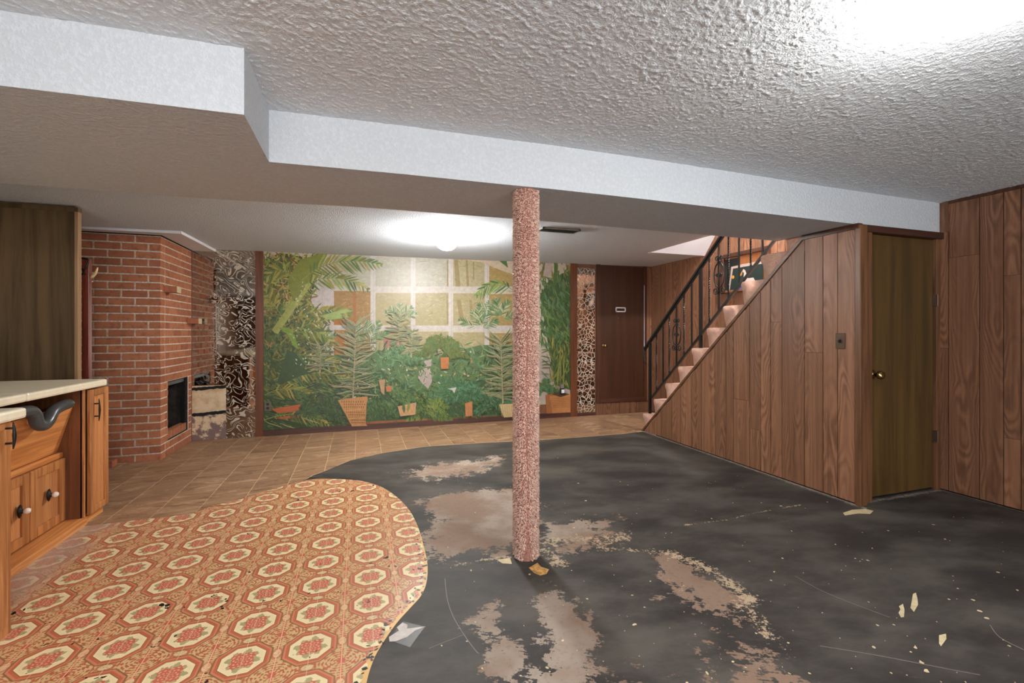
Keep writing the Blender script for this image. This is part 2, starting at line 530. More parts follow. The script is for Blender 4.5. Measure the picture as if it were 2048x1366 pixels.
XR, XS, YB, YD, XL, YF = 4.41, 3.43, 6.23, 2.43, -3.4, -3.0
ZC = 2.288
def zrear(x): return 2.249 + 0.0118 * x


# ================================================================== SETTING
# ---- tile edge curve (floor)
TE = sorted([PZ(u, v)[:2] for u, v in [(176, 1052), (228, 1046), (308, 1037), (387, 1028), (417, 1014), (483, 999), (540, 980),
      (606, 962), (625, 951), (650, 942), (700, 921), (760, 907), (850, 893), (960, 886), (1080, 880), (1180, 873), (1240, 868), (1287, 863)]])
TEX = np.array([p[0] for p in TE]); TEY = np.array([p[1] for p in TE])
def yedge(x): return float(np.interp(x, TEX, TEY))

def pip(px, py, poly):
    inside = np.zeros(px.shape, bool); n = len(poly)
    for i in range(n):
        x1, y1 = poly[i]; x2, y2 = poly[(i + 1) % n]
        if y1 == y2: continue
        c = ((y1 > py) != (y2 > py)) & (px < (x2 - x1) * (py - y1) / (y2 - y1) + x1)
        inside ^= c
    return inside

def sdist(px, py, poly, closed=True):
    d = np.full(px.shape, 1e9); n = len(poly)
    for i in range(n if closed else n - 1):
        x1, y1 = poly[i]; x2, y2 = poly[(i + 1) % n]
        dx, dy = x2 - x1, y2 - y1; L = dx * dx + dy * dy + 1e-12
        t = np.clip(((px - x1) * dx + (py - y1) * dy) / L, 0, 1)
        d = np.minimum(d, np.hypot(px - x1 - t * dx, py - y1 - t * dy))
    return d

def fl(pts): return [PZ(u, v)[:2] for u, v in pts]

BARE = [
 ([(836, 1004), (880, 990), (960, 980), (1030, 978), (1075, 1010), (1080, 1085), (1000, 1100), (940, 1100), (880, 1122), (858, 1120), (850, 1070), (868, 1040)], 1.0, .10),
 ([(790, 946), (850, 930), (1000, 908), (1025, 922), (960, 946), (880, 964), (830, 958)], .80, .12),
 ([(925, 1245), (990, 1208), (1008, 1225), (1000, 1250), (1050, 1290), (1050, 1330), (1010, 1366), (950, 1345), (965, 1320), (990, 1290), (945, 1262)], 1.0, .05),
 ([(1062, 1185), (1110, 1178), (1130, 1192), (1190, 1230), (1215, 1290), (1175, 1330), (1180, 1420), (1080, 1420), (1095, 1320), (1090, 1270), (1070, 1220)], .95, .06),
 ([(1088, 1050), (1160, 1040), (1215, 1060), (1220, 1075), (1150, 1085), (1085, 1080)], .95, .06),
 ([(1300, 1110), (1345, 1105), (1400, 1140), (1460, 1180), (1490, 1200), (1480, 1215), (1420, 1215), (1370, 1180), (1310, 1165)], .90, .06),
 ([(1440, 1255), (1475, 1265), (1540, 1300), (1535, 1320), (1470, 1300), (1440, 1270)], .9, .05),
 ([(1500, 1330), (1560, 1325), (1640, 1370), (1560, 1440), (1480, 1400)], .85, .08),
 ([(1380, 1330), (1450, 1325), (1460, 1360), (1400, 1380)], .8, .05),
 ([(1390, 1240), (1470, 1230), (1640, 1340), (1700, 1440), (1350, 1440)], .60, .12),
 ([(1290, 1100), (1350, 1098), (1500, 1195), (1540, 1290), (1480, 1290), (1400, 1230), (1310, 1180)], .66, .10),
 ([(1080, 1150), (1140, 1160), (1260, 1330), (1240, 1440), (1060, 1440), (1050, 1250)], .58, .12),
 ([(1080, 1040), (1240, 1030), (1260, 1085), (1100, 1125), (1080, 1110)], .66, .08),
 ([(1270, 1165), (1300, 1160), (1350, 1200), (1300, 1210)], .55, .05),
 ([(960, 1350), (1150, 1330), (1300, 1380), (1250, 1480), (900, 1480)], .8, .08),
 ([(1000, 1090), (1022, 1090), (1022, 1118), (960, 1122)], .75, .04),
]
CREAM = [
 ([(1345, 1108), (1400, 1130), (1450, 1160), (1490, 1188), (1500, 1200)], .026, 1.0),
 ([(1480, 1210), (1520, 1240), (1540, 1270)], .03, .85),
 ([(1100, 1085), (1150, 1075), (1200, 1080), (1250, 1075)], .035, .95),
 ([(1090, 1100), (1110, 1120), (1120, 1130)], .03, .9),
 ([(1200, 1098), (1290, 1102), (1340, 1104)], .018, .9),
 ([(910, 1130), (960, 1120), (1015, 1114)], .010, 1.1),
 ([(1370, 1050), (1450, 1040), (1520, 1024), (1600, 1010)], .006, .95),
 ([(1310, 1160), (1330, 1150), (1370, 1180)], .02, .6),
]
def make_floor():
    xs = np.concatenate([np.arange(XL, .2, .1), np.arange(.2, XR + .0125, .0125)])
    ys = np.concatenate([np.arange(YF, 1.2, .1), np.arange(1.2, 5.1, .0125), np.arange(5.1, YB + .1, .1)])
    xs[-1] = XR + .01; ys[-1] = YB + .01
    gx, gy = np.meshgrid(xs, ys); px = gx.ravel(); py = gy.ravel(); nx, ny = len(xs), len(ys)
    bare = np.zeros(px.shape); cream = np.zeros(px.shape)
    for poly, amp, soft in BARE:
        pl = fl(poly); d = sdist(px, py, pl); ins = pip(px, py, pl)
        sd = np.where(ins, d, -d)
        bare = np.maximum(bare, amp * np.clip(.5 + sd / (3.4 * soft), 0, 1))
    for pl, wd, amp in CREAM:
        d = sdist(px, py, fl(pl), False)
        cream = np.maximum(cream, amp * np.clip(1.15 - d / (3.6 * wd), 0, 1) * .56)
    dust = np.clip(1 - (XS - px) / .10, 0, 1) * (px < XS + .02) * (py > 2.3)
    dust = np.maximum(dust, np.clip(1 - (XR - px) / .07, 0, 1) * (py < 2.5))
    dust = np.maximum(dust, np.clip(1 - np.abs(py - 2.40) / .08, 0, 1) * (px > 3.4) * .9)
    dust *= .72
    v = np.zeros((nx * ny, 3)); v[:, 0] = px; v[:, 1] = py
    i = np.arange((nx - 1) * (ny - 1)); r = i // (nx - 1); c = i % (nx - 1)
    a = r * nx + c
    q = np.stack([a, a + 1, a + nx + 1, a + nx], 1)
    me = bpy.data.meshes.new('floor')
    me.vertices.add(len(v)); me.vertices.foreach_set('co', v.ravel())
    me.loops.add(q.size); me.loops.foreach_set('vertex_index', q.ravel())
    me.polygons.add(len(q)); me.polygons.foreach_set('loop_start', np.arange(0, q.size, 4))
    me.update(); me.validate()
    for nm, arr in (('bare', bare), ('cream', cream), ('dust', dust)):
        at = me.attributes.new(nm, 'FLOAT', 'POINT'); at.data.foreach_set('value', arr.astype(np.float32))
    me.materials.append(MAT['floor'])
    return struct(link('floor', me))
floor = make_floor()
tag(floor, 'worn concrete floor smeared with black mastic and patched with tile and vinyl')

# ---- tiles
def strip_poly(x0, x1, y0, y1):
    """rectangle clipped to lie above the tile edge curve"""
    n = max(2, int((x1 - x0) / .03) + 1)
    low = []
    for i in range(n + 1):
        x = x0 + (x1 - x0) * i / n
        low.append((x, max(y0, yedge(x))))
    if all(p[1] >= y1 - .008 for p in low): return None
    if all(p[1] <= y0 + 1e-6 for p in low): low = [(x0, y0), (x1, y0)]
    low = [(p[0], min(p[1], y1 - .001)) for p in low]
    return low + [(x1, y1), (x0, y1)]

gx0 = -3.38
mb = MB(); xs = np.arange(gx0, 4.40, .05)
for i in range(len(xs) - 1):
    x0, x1 = xs[i], xs[i + 1]
    mb.prism([(x0, yedge(x0) - .004, .0005), (x1, yedge(x1) - .004, .0005), (x1, 6.225, .0005), (x0, 6.225, .0005)], (0, 0, .002))
g = mb.build('grout_bed', 'grout', floor)
TW, TL, GAP = 0.2598, 0.5196, .006
i0 = int((-3.38 + .036) / TW) - 1
k = 0
for ci in range(i0 - 1, 18):
    xa = -.036 + ci * TW; xb = xa + TW
    xa2, xb2 = max(xa, XL + .02), min(xb, XR - .01)
    if xb2 - xa2 < .03: continue
    off = 5.90 - 12 * TL + (0.5 * TL if ci % 2 else 0)
    for ri in range(0, 16):
        ya = off + ri * TL; yb = ya + TL
        ya2, yb2 = max(ya, 3.2), min(yb, YB - .012)
        if yb2 - ya2 < .03: continue
        if xb2 < -1.88 and yb2 > 5.33: yb2 = min(yb2, 5.33)
        if xb2 < -1.9 and yb2 < 4.35: continue
        if yb2 - ya2 < .03: continue
        if xa2 > XS - .02 and yb2 < 5.05: continue
        if xb2 > XS and ya2 < 5.06: ya2 = 5.06
        po = strip_poly(xa2 + GAP / 2, xb2 - GAP / 2, ya2 + GAP / 2, yb2 - GAP / 2)
        if po is None: continue
        cx = (xa2 + xb2) / 2; cy = (ya2 + yb2) / 2
        b = MB(); b.prism([(p[0] - cx, p[1] - cy, 0) for p in po], (0, 0, .0025))
        me = b.mesh('tile'); me.materials.append(MAT['tile'])
        link('tile', me, floor, (cx, cy, .0026)); k += 1

# ---- octagon vinyl sheet
LC = [(606, 962), (640, 958), (680, 959), (720, 962), (752, 970), (775, 981), (800, 1000), (822, 1026), (838, 1060), (848, 1095), (855, 1130),
      (853, 1165), (842, 1192), (822, 1215), (795, 1245), (770, 1280), (752, 1310), (740, 1340), (733, 1366)]
def smooth(pts, n=4):
    out = []
    P = [Vector(p) for p in pts]
    for i in range(len(P) - 1):
        p0, p1, p2, p3 = P[max(i - 1, 0)], P[i], P[i + 1], P[min(i + 2, len(P) - 1)]
        for j in range(n):
            t = j / n
            out.append(tuple(0.5 * ((2 * p1) + (p2 - p0) * t + (2 * p0 - 5 * p1 + 4 * p2 - p3) * t * t + (3 * p1 - p0 - 3 * p2 + p3) * t ** 3)))
    out.append(tuple(P[-1])); return out
curve = smooth([tuple(p) for p in fl(LC)], 5)
left = [p for p in TE if p[0] < -.47]
poly = [(-1.69, 3.93)] + [(p[0], p[1] + .004) for p in left] + curve + [(.0, 1.2), (-.03, .5), (-1.42, .5), (-1.42, 2.45), (-1.69, 2.45)]
curve_edge = curve
def make_lino():
    # fine grid clipped by the outline: interior grid + ngon fan is simpler as a triangulated ngon with inner ring for the edge attribute
    bm = bmesh.new()
    vs = [bm.verts.new((p[0], p[1], 0)) for p in poly]
    fc = bm.faces.new(vs)
    bmesh.ops.triangulate(bm, faces=[fc])
    bmesh.ops.subdivide_edges(bm, edges=[e for e in bm.edges if e.calc_length() > .25], cuts=3, use_grid_fill=True)
    for it in range(3):
        bmesh.ops.triangulate(bm, faces=bm.faces[:])
        ls = [e for e in bm.edges if e.calc_length() > .07]
        if ls: bmesh.ops.subdivide_edges(bm, edges=ls, cuts=1)
    bmesh.ops.triangulate(bm, faces=bm.faces[:])
    bmesh.ops.recalc_face_normals(bm, faces=bm.faces)
    r = bmesh.ops.extrude_face_region(bm, geom=bm.faces[:])
    for v in r['geom']:
        if isinstance(v, bmesh.types.BMVert): v.co.z += .0022
    bmesh.ops.recalc_face_normals(bm, faces=bm.faces)
    me = bpy.data.meshes.new('vinyl_sheet'); bm.to_mesh(me); bm.free()
    co = np.zeros(len(me.vertices) * 3); me.vertices.foreach_get('co', co); co = co.reshape(-1, 3)
    d = sdist(co[:, 0], co[:, 1], curve_edge[int(len(curve_edge) * .12):] + [(.0, 1.2)], False)
    lowr = np.clip((3.4 - co[:, 1]) / .9, .25, 1.0)
    e = np.clip(1 - d / (.055 * lowr + .02), 0, 1) * (.55 + .35 * lowr)
    at = me.attributes.new('edge', 'FLOAT', 'POINT'); at.data.foreach_set('value', e.astype(np.float32))
    me.materials.append(MAT['lino'])
    return link('vinyl_sheet', me, floor, (0, 0, .0005))
tag(make_lino(), 'orange octagon patterned vinyl sheet with a curved torn edge')

# ---- residue flakes on the black floor
def blob(b, cx, cy, rx, ry, rot, z, n=11, jag=.35, h=.0012):
    pts = []
    for i in range(n):
        a = 2 * math.pi * i / n; q = 1 + R.uniform(-jag, jag)
        x, y = rx * q * math.cos(a), ry * q * math.sin(a)
        pts.append((cx + x * math.cos(rot) - y * math.sin(rot), cy + x * math.sin(rot) + y * math.cos(rot), z))
    b.prism(pts, (0, 0, h))
def fpoly(b, px, z=.0004, h=.001):
    b.prism([(p[0], p[1], z) for p in fl(px)], (0, 0, h))
b = MB()
for px in ([(1686, 1026), (1704, 1020), (1730, 1018), (1747, 1022), (1740, 1028), (1716, 1027), (1690, 1031)],
           [(1798, 1213), (1806, 1208), (1809, 1220), (1808, 1234), (1802, 1235), (1797, 1226), (1801, 1219)],
           [(1826, 1188), (1832, 1186), (1835, 1198), (1836, 1210), (1828, 1224), (1821, 1216), (1824, 1200)],
           [(1878, 1271), (1892, 1268), (1893, 1278), (1882, 1293), (1878, 1287)]):
    c = MB(); fpoly(c, px); c.build('residue_flake', 'flake', floor)
c = MB(); fpoly(c, [(1058, 1136), (1075, 1126), (1082, 1134), (1098, 1139), (1093, 1148), (1080, 1151), (1068, 1146)]); c.build('residue_flake', 'flake_y', floor)
c = MB(); fpoly(c, [(994, 1120), (1020, 1116), (1024, 1128), (1005, 1127)]); c.build('residue_flake', 'flake', floor)
c = MB(); fpoly(c, [(778, 1275), (798, 1262), (793, 1256), (805, 1246), (815, 1250), (814, 1258), (851, 1254), (830, 1262), (814, 1275), (792, 1283), (779, 1284)], .0012); c.build('residue_flake', 'flake_w', floor)
c = MB(); fpoly(c, [(776, 1280), (806, 1243), (850, 1254), (820, 1295)], .0002, .0008); c.build('residue_film', 'film', floor)
b = MB()
for i in range(230):
    u = R.uniform(880, 2040); v = R.uniform(900, 1366)
    x, y, _ = PZ(u, v)
    if x > XS - .03 and y > 2.42 or x > XR - .03: continue
    if y > yedge(x) - .05: continue
    s = R.choice([.002, .003, .003, .004, .005, .008]) * R.uniform(.7, 1.2)
    blob(b, x, y, s, s * R.uniform(.4, 1), R.uniform(0, 3), .0003, 7)
tag(b.build('residue_specks', 'flake', floor), kind='stuff')
b = MB()
for (u, v, r) in ((705, 983, .012), (680, 984, .010), (597, 1000, .010), (772, 1115, .013), (742, 1127, .006), (330, 1211, .016), (333, 1219, .009),
                  (455, 1201, .010), (441, 1217, .009), (497, 1146, .007), (610, 1198, .006), (617, 1188, .005), (564, 1202, .006), (680, 1187, .004),
                  (676, 1185, .004), (425, 1193, .006), (790, 1134, .006), (780, 1133, .007), (827, 1140, .006), (745, 972, .012), (665, 990, .005), (38, 1224, .015)):
    x, y, _ = PZ(u, v)
    for j in range(3): blob(b, x + R.uniform(-1, 1) * r, y + R.uniform(-1, 1) * r, r * R.uniform(.4, .9), r * R.uniform(.3, .8), R.uniform(0, 3), .0028, 7, .4, .001)
# black chips where the sheet has torn along its edge
for p in curve[int(len(curve) * .45):]:
    for j in range(2):
        if R.random() < .62:
            s = R.uniform(.003, .011)
            blob(b, p[0] - R.uniform(.006, .05), p[1] + R.uniform(-.02, .02), s, s * R.uniform(.4, 1), R.uniform(0, 3), .0028, 7, .45, .0006)
tag(b.build('torn_chips', 'black', floor), kind='stuff')

def scratch(px, wd=.0016):
    p = smooth([q for q in fl(px)], 5); m = MB()
    for a_, b_ in zip(p[:-1], p[1:]):
        dx, dy = b_[0] - a_[0], b_[1] - a_[1]; q = math.hypot(dx, dy) or 1; nx, ny = -dy / q * wd, dx / q * wd
        m.prism([(a_[0] - nx, a_[1] - ny, .0002), (a_[0] + nx, a_[1] + ny, .0002), (b_[0] + nx, b_[1] + ny, .0002), (b_[0] - nx, b_[1] - ny, .0002)], (0, 0, .0005))
    m.build('scratch', 'scuff', floor)
scratch([(890, 1157), (894, 1195), (905, 1230), (925, 1265), (950, 1300), (958, 1307)], .0018)
scratch([(1590, 1152), (1640, 1180), (1700, 1205), (1780, 1235)], .0013)
scratch([(1640, 1292), (1750, 1310), (1880, 1335), (1960, 1350)], .0013)
scratch([(858, 1297), (895, 1282), (926, 1270)], .0010)
scratch([(1980, 1250), (2000, 1275), (2048, 1300)], .0016)

# ---- walls (shells)
struct(MB().box(XL - .1, XL, YF, YB + .1, 0, 2.6).build('wall_left', 'panel_dark'))
WX0, WX1, WZ0, WZ1 = -2.3, 4.1, .12, 2.18          # unseen patio window behind the camera, added to let fill light in
wf = MB().box(XL - .1, WX0, YF - .1, YF, 0, 2.6).box(WX1, XR + .1, YF - .1, YF, 0, 2.6)
wf.box(WX0, WX1, YF - .1, YF, 0, WZ0).box(WX0, WX1, YF - .1, YF, WZ1, 2.6)
struct(wf.build('wall_front', 'panel_dark'))
win = MB().box(WX0, WX1, YF - .09, YF - .03, WZ0, WZ0 + .05).box(WX0, WX1, YF - .09, YF - .03, WZ1 - .05, WZ1)
for i in range(5):
    xx = WX0 + (WX1 - WX0 - .06) * i / 4
    win.box(xx, xx + .06, YF - .09, YF - .03, WZ0 + .05, WZ1 - .05)
struct(win.build('fill_window_1', 'white_pl'))
pt_ = bpy.data.lights.new('fill_portal', 'AREA'); pt_.shape = 'RECTANGLE'; pt_.size = WX1 - WX0; pt_.size_y = WZ1 - WZ0
pt_.cycles.is_portal = True  # samples the sky fill through the added window
po_ = bpy.data.objects.new('fill_portal', pt_); po_.location = ((WX0 + WX1) / 2, YF - .12, (WZ0 + WZ1) / 2)
po_.rotation_euler = (math.radians(90), 0, 0); COL.objects.link(po_)
wback = struct(MB().box(XL - .1, XR + .1, YB, YB + .1, 0, 3.8).build('wall_back', 'panel_dark'))
wright = struct(MB().box(XR, XR + .1, YF - .1, YB, 0, 3.8).build('wall_right', 'groove'))
# stair wall: panelled triangle under the flight, closes the space under the stairs
def zdiag(y): return .012 + .9075 * (5.018 - y)
ZT = 2.02
wst = struct(MB().prism([(XS + .012, 2.40, 0), (XS + .012, 5.00, 0), (XS + .012, 2.805, 2.005), (XS + .012, 2.805, ZT), (XS + .012, 2.40, ZT)], (.05, 0, 0)).build('wall_stairs', 'groove'))

def planks_y(parent, x, ys, top, bot=.012, th=.012, mat='panel', side=-1, cuts={}):
    """planks in a plane of constant x, split at the ys"""
    bot0 = bot
    for ip, (ya, yb) in enumerate(zip(ys[:-1], ys[1:])):
        a, bb = min(ya, yb) + .003, max(ya, yb) - .003
        bot = bot0
        for zc_ in cuts.get(ip, ()):          # shorter boards butted on top of each other
            cy = (a + bb) / 2
            m = MB(); m.box(min(0, side * th), max(0, side * th), a - cy, bb - cy, bot, zc_ - .001)
            me = m.mesh('plank'); me.materials.append(MAT[mat]); link('plank', me, parent, (x, cy, 0)); bot = zc_ + .001
        ta, tb = top(a), top(bb)
        if max(ta, tb) < bot + .02: continue
        pts = [(a, bot), (bb, bot)]
        if ta > bot and tb <= bot: # triangle tip
            yy = a + (bb - a) * (ta - bot) / (ta - tb); pts = [(a, bot), (yy, bot)]
        else: pts.append((bb, tb))
        pk = 2.805
        if a < pk < bb: pts.append((pk, max(ta, tb)))
        pts.append((a, ta))
        cy = (a + bb) / 2
        m = MB(); m.prism([(0, p[0] - cy, p[1]) for p in pts], (side * th, 0, 0))
        me = m.mesh('plank'); me.materials.append(MAT[mat])
        link('plank', me, parent, (x, cy, 0))
def stop(y): return min(ZT - .012, zdiag(y) - .02)
SY = [2.375, 2.521, 2.636, 2.792, 3.002, 3.117, 3.223, 3.346, 3.538, 3.634, 3.781, 3.975, 4.129, 4.309, 4.46, 4.661, 4.83, 5.02]
planks_y(wst, XS + .012, SY, stop, cuts={4: (1.345,), 2: (1.095,), 7: (.62,), 6: (.37,)})
# little cross joints pencilled into some planks are in the grain; trims of the stair wall
struct(MB().prism([(XS - .012, 5.03, 0), (XS - .012, 5.06, 0), (XS - .012, 2.80, 2.048), (XS - .012, 2.80, 2.012)], (.055, 0, 0)).build('trim_1', 'trim_y'))
struct(MB().box(XS - .014, XS + .03, 2.36, 2.80, ZT - .014, ZT + .024).build('trim_2', 'dark_trim'))
struct(MB().box(XS - .012, XS + .062, 2.345, 2.385, 0, ZT + .01).build('trim_3', 'trim', bevel=.004))
# right wall planks
RY = [2.45, 2.348, 2.158, 2.023, 1.931, 1.80, 1.62, 1.52, 1.33, 1.21, 1.02, .9]
planks_y(wright, XR, RY, lambda y: 2.284, th=.012, cuts={0: (1.13,), 1: (1.84,), 3: (.50, 1.66), 5: (.9,)})
yy = [2.46]; RR = random.Random(3)
while yy[-1] < 6.05: yy.append(yy[-1] + RR.choice([.10, .115, .15, .17, .2]))
yy[-1] = 6.225
planks_y(wright, XR, yy, lambda y: 3.6, th=.010, mat='panel')
struct(MB().box(XR - .02, XR, .4, 2.35, 2.262, 2.292).build('trim_4', 'dark_trim'))
struct(MB().box(XR - .022, XR - .010, 2.345, 2.362, 2.045, 2.29).build('trim_5', 'trim'))

# ---- ceilings, soffit beam
CX0, CX1, CY0, CY1 = -1.20, XR - .004, .55, 2.41
cl = MB().box(XL, CX0, YF, 2.6, ZC, ZC + .08).box(CX0, XR, YF, CY0, ZC, ZC + .08).box(CX0, XR, CY1, 2.6, ZC, ZC + .08)
ceiling = struct(cl.build('ceiling', 'ceil'))
def popcorn():
    # the coarse stipple near the camera is real relief: blobs a few millimetres deep
    st = .0046; rg = np.random.default_rng(4)
    xs = np.arange(CX0, CX1 + st, st); ys = np.arange(CY0, CY1 + st, st); nx, ny = len(xs), len(ys)
    n = rg.standard_normal((ny, nx))
    for it in range(1):
        n = (n + np.roll(n, 1, 0) + np.roll(n, -1, 0)) / 3; n = (n + np.roll(n, 1, 1) + np.roll(n, -1, 1)) / 3
    n /= n.std()
    h = np.clip(n * .55 + .30, 0, 1.8) * .0021
    gx, gy = np.meshgrid(xs, ys)
    v = np.stack([np.minimum(gx, CX1), np.minimum(gy, CY1), ZC - h], 2).reshape(-1, 3)
    i = np.arange((nx - 1) * (ny - 1)); r = i // (nx - 1); c = i % (nx - 1); a = r * nx + c
    q = np.stack([a, a + nx, a + nx + 1, a + 1], 1)
    me = bpy.data.meshes.new('stipple'); me.vertices.add(len(v)); me.vertices.foreach_set('co', v.ravel())
    me.loops.add(q.size); me.loops.foreach_set('vertex_index', q.ravel().astype(np.int32))
    me.polygons.add(len(q)); me.polygons.foreach_set('loop_start', np.arange(0, q.size, 4)); me.update()
    me.polygons.foreach_set('use_smooth', np.ones(len(q), bool))
    me.materials.append(MAT['ceil'])
    tag(link('stipple', me, ceiling), kind='stuff')
popcorn()
def rear_ceiling():
    m = MB()
    def slab(x0, x1, y0, y1):
        m.add([(x0, y0, zrear(x0)), (x1, y0, zrear(x1)), (x1, y1, zrear(x1)), (x0, y1, zrear(x0)),
               (x0, y0, 2.42), (x1, y0, 2.42), (x1, y1, 2.42), (x0, y1, 2.42)],
              [(0, 3, 2, 1), (4, 5, 6, 7), (0, 1, 5, 4), (1, 2, 6, 5), (2, 3, 7, 6), (3, 0, 4, 7)])
    slab(XL, 3.56, 2.6, YB); slab(3.56, XR, 5.04, YB)
    return struct(m.build('ceiling_rear', 'ceil_rear'))
rear_ceiling()
# boxed beam: outline at its underside
ZBM = 2.045
front = [PZ(u, v, ZBM)[:2] for u, v in [(538, 323.7), (700, 338.3), (800, 347.5), (1000, 368), (1100, 377.5), (1300, 399.5), (1400, 411.2), (1580, 432.8), (1680, 444.5)]] + [(3.60, 2.398)]
lft = [(XL, 1.925), (-1.094, 1.921), (-.397, 1.898)]
back = [(3.44, 3.05), (1.3, 3.03), (0.0, 3.06), (-.8, 3.15), (XL, 3.19)]
beam_poly = lft + [(-.397, 2.384)] + front[1:-1] + [(3.44, 2.394)] + back
def beam():
    m = MB(); n = len(beam_poly)
    m.prism([(p[0], p[1], ZBM) for p in beam_poly], (0, 0, .32))
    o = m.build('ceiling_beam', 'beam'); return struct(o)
bm_o = beam()
# wall above the closet door, in line with the beam
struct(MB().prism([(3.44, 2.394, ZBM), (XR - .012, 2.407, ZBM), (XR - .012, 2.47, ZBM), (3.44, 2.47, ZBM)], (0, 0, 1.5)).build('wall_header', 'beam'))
# stairwell: sloped white ceiling and side wall upstairs
struct(MB().prism([(3.56, 5.04, 2.285), (3.56, 3.90, 3.64), (3.56, 3.90, 3.72), (3.56, 5.12, 2.285)], (XR - 3.56, 0, 0)).build('ceiling_stairwell', 'smooth_white'))
struct(MB().box(3.50, 3.56, 2.47, 5.04, 2.29, 3.66).build('wall_stairwell', 'smooth_white'))
struct(MB().box(3.44, XR, 2.41, 4.0, 3.60, 3.68).build('ceiling_upstairs', 'smooth_white'))

# ---- closet door (faces the room) and its frame
struct(MB().box(XS + .062, 3.612, 2.392, 2.44, 0, 2.0).build('trim_6', 'trim', bevel=.003))
struct(MB().box(4.352, XR - .012, 2.40, 2.44, 0, 2.0).build('trim_7', 'trim', bevel=.003))
struct(MB().box(XS + .03, XR - .012, 2.376, 2.46, 1.995, ZBM).build('trim_8', 'dark_trim_x', bevel=.004))
d1 = struct(MB().box(3.616, 4.348, 2.425, 2.46, .018, 1.992).build('door_1', 'door1', origin=(3.98, 2.44, 0), bevel=.002))
tag(d1, 'plain olive brown closet door beside the stair wall')
kx, _, kz = PY(1741, 749, 2.425)
def knob(parent, x, y, z, sgn, mat='brass', s=1.0):
    prof = [(.031, 0), (.031, .006), (.016, .010), (.012, .026), (.014, .036), (.026, .044), (.029, .056), (.024, .068), (.0, .071)]
    prof = [(a * s, sgn * h * s) for a, h in prof]
    return MB().lathe(prof, 22, 'y').build('door_knob', mat, parent, True, (x, y, z)) if False else _kn(parent, x, y, z, prof, mat)
def _kn(parent, x, y, z, prof, mat):
    me = MB().lathe(prof, 22, 'y').mesh('door_knob', True); me.materials.append(MAT[mat])
    return link('door_knob', me, parent, (x, y, z))
tag(knob(d1, kx + .012, 2.425, kz, -1, 'brass', 1.15), 'aged brass knob')
for z in (1.51, .43):
    h = MB().box(4.338, 4.358, 2.398, 2.425, z - .045, z + .045)
    h.lathe([(.006, z - .045), (.006, z + .045)], 10, 'z', (4.352, 2.396, 0))
    h.build('hinge', 'plate', d1)

# ---- back door with sill board
struct(MB().box(3.415, 3.475, YB - .03, YB, .19, 2.29).build('trim_9', 'dark_trim'))
struct(MB().box(4.25, 4.30, YB - .03, YB, .19, 2.295).build('trim_10', 'dark_trim'))
struct(MB().box(3.475, 4.25, YB - .03, YB, .19, .25).build('trim_11', 'dark_trim_x'))
d2 = struct(MB().box(3.478, 4.247, YB - .022, YB, .25, 2.28).build('door_2', 'door2', origin=(3.86, YB, 0)))
tag(d2, 'dark brown raised door at the end of the mural wall')
x, _, z = PY(1206, 691, YB); tag(knob(d2, x, YB - .022, z, -1, 'brass', .95), 'small brass knob')
x0, _, z1 = PY(1229.5, 614.5, YB); x1, _, z0 = PY(1249.5, 624.5, YB)
MB().box(4.2475, 4.2545, YB - .0315, YB - .029, .85, 2.0).build('edge_gap', 'white_pl', d2)
pl = MB()
for bx in ((x0, x1, z1 - .016, z1), (x0, x1, z0, z0 + .016), (x0, x0 + .014, z0, z1), (x1 - .014, x1, z0, z1)):
    pl.box(bx[0], bx[1], YB - .028, YB - .022, bx[2], bx[3])
tag(pl.build('card_holder', 'white_pl', d2), 'white rectangular card holder')
x, _, z = PY(1236, 636.5, YB)
me = MB().lathe([(.012, 0), (.012, -.006), (.0, -.008)], 14, 'y').mesh('peephole', True); me.materials.append(MAT['brass']); link('peephole', me, d2, (x, YB - .022, z))
# boards below the raised door
bs = 3.415
for wd in (.11, .16, .13, .18, .12, .17):
    e = min(bs + wd, 4.395)
    m = MB(); m.box(-(e - bs) / 2 + .002, (e - bs) / 2 - .002, -.012, 0, .006, .186)
    me = m.mesh('plank'); me.materials.append(MAT['panel_dark']); link('plank', me, wback, ((bs + e) / 2, YB, 0)); bs = e
m = MB(); m.box(-.045, .045, -.012, 0, .19, 2.285); me = m.mesh('plank'); me.materials.append(MAT['panel']); link('plank', me, wback, (4.35, YB, 0))

# ---- veined mirror tiles on the back wall
def mirror_col(x0, x1, rows, mat):
    h = 2.225 / 7
    for r in rows:
        m = MB(); m.box(-(x1 - x0) / 2 + .0015, (x1 - x0) / 2 - .0015, -.005, 0, .0015, h - .0015)
        me = m.mesh('mirror_tile'); me.materials.append(MAT[mat])
        o = link('mirror_tile', me, wback, ((x0 + x1) / 2, YB, .005 + r * h))
        o.rotation_euler = (R.uniform(-.004, .004), 0, R.uniform(-.004, .004))
mirror_col(-1.835, -1.49, range(2, 7), 'swirl')
mirror_col(-1.49, -1.180, range(0, 7), 'swirl')
mirror_col(3.092, 3.398, range(0, 7), 'cells')
bp = MB().box(-1.835, -1.49, YB - .003, YB, .003, .635).build('bare_plaster', 'bare_wall', wback)
def ragged(z, th):
    m = MB(); n = 16; up = []; dn = []
    for i in range(n + 1):
        x = -1.835 + .345 * i / n
        up.append((x, YB - .006, z + th / 2 + R.uniform(-.004, .004) + .02 * i / n)); dn.append((x, YB - .006, z - th / 2 + R.uniform(-.008, .006) + .02 * i / n))
    m.prism(dn + up[::-1], (0, .003, 0)); m.build('tape_strip', 'black_tape', wback)
ragged(.30, .034); ragged(.598, .034)


